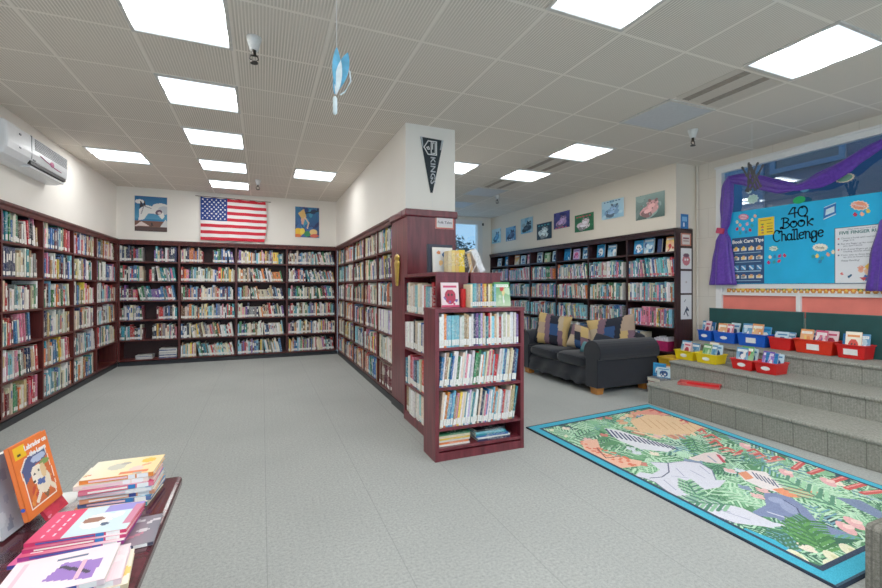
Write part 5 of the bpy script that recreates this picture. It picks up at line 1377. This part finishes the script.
# draped front skirt
n = 40; rings = []
for z, dx in ((.30, .03), (.24, -.012), (.19, .006), (.15, .0), (.085, .012)):
    rings.append([(XF + dx + .012 * math.sin(i * .55 + z * 18) * (1.2 if z < .28 else .2), YN + .205 + (YF - YN - .41) * i / n, z + (.012 * math.sin(i * .8) if z < .1 else 0)) for i in range(n + 1)])
MB().loft(rings, False, False).build('skirt', M_NAVY, sf, True)
def cushion(name, cx, cy, cz, w, d, h, mat, parent, rx=0):
    rings = []; K = 10
    b = MB(); n = 14
    def sup(u, e): return math.copysign(abs(u) ** e, u)
    vs, fs = [], []
    for j in range(K + 1):
        ph = -PI / 2 + PI * j / K
        for i in range(2 * n):
            th = 2 * PI * i / (2 * n)
            vs.append((cx + w / 2 * sup(math.cos(ph), .35) * sup(math.cos(th), .28), cy + d / 2 * sup(math.cos(ph), .35) * sup(math.sin(th), .28), cz + h / 2 * sup(math.sin(ph), .75)))
    m = 2 * n
    for j in range(K):
        for i in range(m): fs.append((j * m + i, j * m + (i + 1) % m, (j + 1) * m + (i + 1) % m, (j + 1) * m + i))
    b.add(vs, fs); return b.build(name, mat, parent, True)
hw = (YF - YN - .42) / 2
for k in range(2):
    cu = cushion('seat_cushion', XF + .33, YN + .21 + hw * (k + .5), .375, .72, hw - .012, .17, M_NAVY, sf)
    y0_, y1_ = YN + .21 + hw * k + .03, YN + .21 + hw * (k + 1) - .03
    MB().tube([(XF - .022, y0_, .425), (XF - .026, (y0_ + y1_) / 2, .428), (XF - .022, y1_, .425)], .006, 6).build('piping', plain('navy_piping', S(22, 24, 34), .8), cu)
MB().prism([(4.46, .28), (4.42, .56), (4.46, .70), (4.56, .74), (4.69, .70), (4.77, .56), (4.80, .09), (4.5, .09)], YN + .12, YF - .12, 'y').build('backrest', M_NAVY, sf, bev=.04, bseg=3)
M_FOOT = wood('honey_foot', S(186, 110, 44), S(222, 146, 66), .35)
for x, y in ((XF + .03, YN + .06), (XF + .03, YF - .16), (XB - .2, YN + .06), (XB - .2, YF - .16)):
    b = MB().loft([[(x, y, 0), (x + .09, y, 0), (x + .09, y + .1, 0), (x, y + .1, 0)], [(x - .012, y - .012, .09), (x + .1, y - .012, .09), (x + .1, y + .112, .09), (x - .012, y + .112, .09)]])
    b.build('foot', M_FOOT, sf)
# pillows
TANS, GOLD, MAUVE, NAVY2, BLUE2, CREAM2 = (172, 146, 124), (196, 164, 104), (112, 84, 98), (20, 24, 38), (34, 66, 112), (184, 164, 136)
def pillow(label, loc, rot, w, h, t, bands, group='patterned pillows on the navy sofa', diag=0.0):
    n = 40; b = MB(); vs, fs = [], []
    for side in (-1, 1):
        for j in range(n + 1):
            for i in range(n + 1):
                u, v = 2 * i / n - 1, 2 * j / n - 1
                f = ((1 - u ** 4) * (1 - v ** 4)) ** .55
                pin = 1 - .09 * (1 - abs(u)) * abs(v) ** 2 * 1.0
                pin2 = 1 - .09 * (1 - abs(v)) * abs(u) ** 2
                vs.append((w / 2 * u * pin2, side * t / 2 * f, h / 2 * v * pin + h / 2))
    N1 = (n + 1) ** 2; cols = []
    rp_ = random.Random(hash(label) % 1000 if False else len(label))
    for side in (0, 1):
        for j in range(n):
            for i in range(n):
                a = side * N1 + j * (n + 1) + i
                q = (a, a + 1, a + n + 2, a + n + 1)
                fs.append(q if side == 0 else q[::-1])
                u = (i + .5) / n + diag * ((j + .5) / n - .5); u = min(.999, max(0, u))
                acc = 0
                for wd, c in bands:
                    acc += wd
                    if u <= acc: break
                vv = (j + .5) / n
                if isinstance(c, list): c = c[int(vv * len(c)) % len(c)]
                k = 1 - .06 * ((i + j) % 2)
                cols.append(S(*[x * k for x in c]))
    b.add(vs, fs); b.c = cols
    o = b.build('pillow', M_CLOTHP, None, True, True)
    o.location = loc; o.rotation_euler = rot
    tag(o, label, 'pillow', group); return o
STR = [(.12, NAVY2), (.22, [GOLD, TANS, GOLD]), (.14, MAUVE), (.24, [NAVY2, BLUE2, NAVY2]), (.14, [MAUVE, CREAM2]), (.14, GOLD)]
pillow('big striped gold and navy pillow on the far seat of the sofa', (3.98, 5.34, .455), (-.22, .12, RW + .55), .54, .48, .17, STR, diag=.12)
STR2 = [(.2, [GOLD, CREAM2, GOLD]), (.16, MAUVE), (.22, [BLUE2, BLUE2, NAVY2]), (.12, NAVY2), (.16, [GOLD, TANS]), (.14, [MAUVE, TANS])]
pillow('big striped tan and blue pillow tilted against the near armrest', (4.36, 4.42, .48), (-.26, -.2, RW + .6), .64, .46, .18, STR2, diag=-.2)
pillow('smaller patchwork pillow between the two big striped ones', (4.12, 4.86, .455), (-.35, .2, RW + .45), .38, .34, .13, [(.25, [CREAM2, MAUVE]), (.25, [BLUE2, NAVY2, TANS]), (.3, [MAUVE, GOLD]), (.2, [NAVY2, TANS])], diag=.3)
pillow('small round topped tan pillow tucked behind the patchwork one', (4.30, 4.74, .455), (-.3, 0, RW + .4), .30, .36, .12, [(.5, [TANS, MAUVE]), (.5, [MAUVE, TANS, CREAM2])])
pillow('dark navy pillow lying across the near armrest side', (4.02, 4.31, .46), (-.95, .25, RW + .5), .42, .34, .14, [(.85, NAVY2), (.15, [NAVY2, MAUVE])])
pillow('small teal and cream pillow low beside the near armrest', (3.98, 4.56, .45), (-.5, .0, RW), .2, .16, .09, [(.5, (70, 120, 130)), (.5, CREAM2)])

# ------------------------------------------------------------------ display table with books
tbz = .74
tbl = empty('table', (-.23, 1.56, 0), 0, 'dark polished mahogany table with books at the lower left', 'table')
MB().box(-1.3, 0, -1.15, 0, tbz - .035, tbz).build('tabletop', M_TABLE, tbl, bev=.010, bseg=2)
MB().box(-1.04, -.30, -.89, -.30, tbz - .10, tbz - .036).build('apron', M_MAHOG, tbl)
for x, y in ((-1.0, -.85), (-.40, -.85), (-1.0, -.40), (-.40, -.40)):
    MB().box(x, x + .06, y, y + .06, 0, tbz - .10).build('leg', M_MAHOG, tbl)
TB = tbz + .001
ps = MB().prism([(-.60, 1.44), (-.44, 1.40), (-.40, 1.545), (-.585, 1.552)], TB - .0005, TB + .001, 'z').build('paper_sheet', M_PAPER)
tag(ps, 'blank white sheet of paper at the back of the display table', 'sheet')

def lying_book(label, c, yaw, z, w, d, t, col, spine, theme, style, seed, group, canvas=None):
    """lies flat, spine towards local -y, front cover up"""
    o = empty('book', (c[0], c[1], z), yaw, label, 'book', group)
    b = MB().box(-w / 2, w / 2, -d / 2, d / 2, 0, .0016, S(*col)).box(-w / 2, w / 2, -d / 2, d / 2, t - .0016, t, S(*col)).box(-w / 2, w / 2, -d / 2, -d / 2 + .0016, 0, t, S(*spine))
    rr_ = random.Random(seed); x = -w / 2
    b.box(w / 2 - .038, w / 2 - .012, -d / 2 - .0005, -d / 2, 0.0004, t - .0004, S(240, 240, 238))
    b.box(-w / 2 + .02, w / 2 - .06, -d / 2 - .0005, -d / 2, t * .3, t * .7, S(*rr_.choice([(250, 245, 235), (60, 90, 170), (240, 200, 210)])))
    b.box(w / 2 - .058, w / 2 - .042, -d / 2 - .0005, -d / 2, 0.0004, t - .0004, S(*rr_.choice([(40, 120, 190), (240, 240, 240), (60, 80, 160)])))
    b.build('cover', M_PAINT, o, attr=True)
    MB().box(-w / 2 + .002, w / 2 - .002, -d / 2 + .0018, d / 2 - .002, .0017, t - .0017).build('page_block', M_PAGES, o)
    cv = canvas or cover_art(rr_, theme, style)
    painted('cover_print', cv, lambda s, q: (w / 2 - q * w, -d / 2 + s * d, np.full_like(s, t + .0003)), o)
    NBOOK[0] += 1; return o
# stack of paperbacks
R = random.Random(8)
g1 = 'paperbacks in the back stack on the table'
z = TB
sn = ['lowest', 'second lowest', 'third lowest', 'middle', 'third highest', 'second highest', 'topmost']
scol = [((236, 226, 200), (60, 160, 170)), ((90, 120, 170), (88, 112, 168)), ((240, 170, 120), (240, 160, 120)), ((200, 206, 214), (232, 232, 236)), ((230, 110, 140), (232, 120, 140)), ((240, 226, 214), (240, 222, 210)), ((240, 180, 110), (236, 128, 44))]
sc_n = ['teal', 'slate blue', 'peach', 'white', 'pink', 'cream', 'orange']
cvt = Canvas(30, 40, (250, 232, 190)); cvt.grad((250, 214, 150), (250, 240, 214)); cvt.ell(.3, .3, .16, .1, (240, 200, 190)).ell(.55, .62, .18, .13, (206, 200, 180)).ell(.75, .2, .14, .1, (238, 190, 60)).rect(.06, .1, .2, .5, (230, 120, 70)).blobs(6, [(236, 150, 110), (240, 220, 160), (180, 170, 160)], R, (.04, .1))
for k in range(7):
    t = .0115
    lying_book(f'{sc_n[k]} spined paperback, {sn[k]} of the back stack on the display table', (-.362 + R.uniform(-.008, .008), 1.452 + R.uniform(-.006, .006), z), math.radians(R.uniform(-7, 3)), z, .165, .13, t, *scol[k], [WARM, COOL, WARM, COOL, PINK, WARM, WARM][k], k % 2, 100 + k, g1, cvt if k == 6 else None)
    z += t + .0006
# middle fan of glossy books
g2 = 'glossy paperbacks fanned in the middle of the table'
cvd = Canvas(34, 44, (206, 226, 232)); cvd.rect(0, .66, 1, 1, (226, 60, 104)).ell(.45, .42, .26, .16, (244, 240, 236)).ell(.5, .46, .1, .12, (150, 100, 80)).ell(.6, .22, .12, .07, (236, 232, 230)).rect(.74, 0, 1, .4, (150, 140, 214)).rect(.2, .0, .9, .1, (206, 120, 150)).ell(.3, .3, .06, .05, (60, 80, 110))
for k in range(5): cvd.rect(.12 + k * .16, .74, .22 + k * .16, .78, (250, 220, 230)); cvd.rect(.12 + k * .16, .86, .22 + k * .16, .89, (250, 190, 210))
z = TB
for k, (c, yaw, col, spn, th, lab, cvk) in enumerate([((-.325, 1.222), 14, (120, 118, 130), (60, 60, 80), [(214, 206, 210), (120, 116, 128), (196, 120, 140), (60, 60, 72), (236, 230, 232)], 'grey flowered paperback at the bottom of the middle pile, sticking out right', None), ((-.385, 1.215), 6, (90, 84, 196), (56, 52, 150), VIOL, 'violet blue paperback sticking out left in the middle pile', None), ((-.375, 1.228), 9, (150, 60, 150), (170, 60, 140), PINK, 'magenta spined paperback below the puppy one in the middle pile', None), ((-.372, 1.24), 8, (206, 60, 120), (206, 50, 110), PINK, 'pink paperback second from top in the middle pile', None), ((-.372, 1.248), 7, (226, 60, 104), (214, 44, 96), PINK, 'pink and white puppy covered paperback on top of the middle pile', cvd)]):
    lying_book(lab, c, math.radians(yaw - 11), z, .185, .135, .0078, col, spn, th, 2 if k < 2 else 0, 200 + k, g2, cvk); z += .0083
g3 = 'pale books in the front pile on the table'
z = TB
cvp = Canvas(34, 44, (246, 222, 228)); cvp.poly([(.1, .15), (.6, .1), (.7, .5), (.3, .62)], (150, 110, 190)).line([(.3, .2), (.6, .5)], .07, (60, 50, 70)).line([(.2, .3), (.65, .3)], .05, (240, 180, 200)).rect(.78, .3, .86, .6, (90, 100, 130)).rect(.1, .86, .9, .9, (236, 190, 206))
for k, (c, yaw, col, spn, th, lab, cvk, w, d) in enumerate([((-.335, 1.062), 14, (222, 206, 170), (214, 196, 160), WARM, 'cream edged book lowest in the front pile of the table', None, .17, .13), ((-.345, 1.068), 12, (240, 214, 224), (236, 206, 214), PINK, 'pale pink book second in the front pile of the table', None, .17, .13), ((-.365, 1.062), 9, (244, 226, 232), (236, 214, 220), PINK, 'pale pink paperback with purple picture on top of the front pile', cvp, .17, .13)]):
    lying_book(lab, c, math.radians(yaw - 6), z, w, d, .011, col, spn, th, 0, 300 + k, g3, cvk); z += .0116
# standing books
cvo = Canvas(44, 62, (238, 112, 36)); cvo.rect(.06, .80, .36, .97, (246, 190, 20)).ell(.18, .855, .05, .02, (40, 30, 20))
cvo.poly([(.14, .1), (.12, .66), (.3, .78), (.86, .80), (.92, .3), (.86, .1)], (250, 236, 220)).poly([(.16, .12), (.145, .65), (.31, .765), (.84, .785), (.9, .3), (.84, .12)], (210, 96, 40))
cvo.poly([(.145, .65), (.31, .765), (.84, .785), (.85, .66), (.5, .62), (.3, .5), (.16, .44)], (74, 84, 130)).ell(.62, .7, .2, .05, (176, 190, 220)).ell(.75, .6, .14, .04, (120, 150, 80))
cvo.blobs(26, [(196, 60, 40), (230, 120, 40), (240, 150, 60), (120, 90, 60), (60, 80, 60)], random.Random(4), (.03, .07), (.22, .16, .82, .4))
cvo.ell(.6, .36, .2, .16, (240, 226, 200)).ell(.5, .5, .17, .12, (246, 234, 212)).ell(.66, .5, .08, .1, (226, 190, 140)).ell(.42, .44, .09, .06, (248, 238, 222)).ell(.37, .42, .035, .022, (50, 40, 40)).ell(.42, .51, .025, .018, (40, 34, 40)).ell(.54, .53, .025, .018, (40, 34, 40)).poly([(.42, .36), (.62, .32), (.66, .4), (.46, .42)], (70, 96, 160)).line([(.5, .28), (.34, .16)], .09, (244, 230, 206)).line([(.72, .3), (.84, .2)], .09, (240, 226, 200))
ob = face_book('orange puppy story paperback standing upright on the display table', (-.508, 1.378, TB + .034), (-.22, 0, math.radians(84)), .142, .180, .010, (240, 118, 50), WARM, 0, None, 1, cvo)
lettering('title_lettering', 'Labrador on', .0175, M_WINK, (.020, -.0110, .162), UP, ob, bold=.0004, ext=.0003)
lettering('title_lettering', 'the Lawn', .0175, M_WINK, (.022, -.0110, .143), UP, ob, bold=.0004, ext=.0003)
MB().lathe([(0, 0), (.009, 0), (.009, .001), (0, .001)], 14, mat=Matrix.Translation((-.0715, -.005, .03)) @ Matrix.Scale(.5, 4) @ Matrix.Rotation(-PI / 2, 4, 'Y')).build('spine_dot', plain('blue_dot', S(30, 80, 190), .5), ob)
an = empty('book_stand', (-.505, 1.385, TB), math.radians(81), 'clear acrylic book stand holding the orange puppy paperback', 'book stand', 'clear acrylic book stands on the table')
MB().box(-.05, .06, -.045, .03, 0, .003).box(-.05, .06, -.05, -.046, 0, .03).box(-.05, .06, .012, .015, 0, .12, mat=Matrix.Rotation(-.12, 4, 'X')).build('stand', M_CLEAR, an)
face_book('pink red book edge lying below the orange paperback in its stand', (-.492, 1.41, TB + .004), (-.55, 0, math.radians(81)), .08, .042, .008, (226, 50, 76), [(230, 60, 90), (226, 50, 76), (214, 40, 70), (246, 150, 170), (226, 60, 80)], 2, None, 3)
face_book('white spined grey book standing behind the orange paperback', (-.556, 1.365, TB + .003), (-.2, 0, math.radians(82)), .13, .185, .016, (236, 238, 242), [(150, 160, 180), (206, 212, 220), (120, 130, 150), (90, 100, 120), (226, 230, 236)], 2, None, 4)
an2 = empty('book_stand', (-.565, 1.20, TB), math.radians(84), 'clear acrylic book stand at the very left edge of the photo', 'book stand', 'clear acrylic book stands on the table')
MB().box(-.05, .05, -.06, .03, 0, .003).box(-.05, .05, -.065, -.061, 0, .03).box(-.05, .05, .006, .009, 0, .12, mat=Matrix.Rotation(-.2, 4, 'X')).build('stand', M_CLEAR, an2)
face_book('salmon pink book standing in the leftmost acrylic stand on the table', (-.563, 1.195, TB + .004), (-.22, 0, math.radians(84)), .12, .14, .014, (230, 130, 130), [(236, 150, 150), (180, 60, 80), (110, 60, 90), (246, 210, 200), (70, 60, 80)], 2, None, 5)

# ------------------------------------------------------------------ world + view
w = bpy.data.worlds.new('world'); SC.world = w; w.use_nodes = True
bg = w.node_tree.nodes['Background']
bg.inputs[0].default_value = (0.46, 0.74, 1.0, 1); bg.inputs[1].default_value = 0.9
SC.view_settings.view_transform = 'Standard'
SC.view_settings.look = 'None'
SC.view_settings.exposure = 0.2
SC.view_settings.gamma = 1.18
SC.cycles.max_bounces = 10
SC.cycles.diffuse_bounces = 6
SC.cycles.transparent_max_bounces = 12
print('individual books', NBOOK[0])
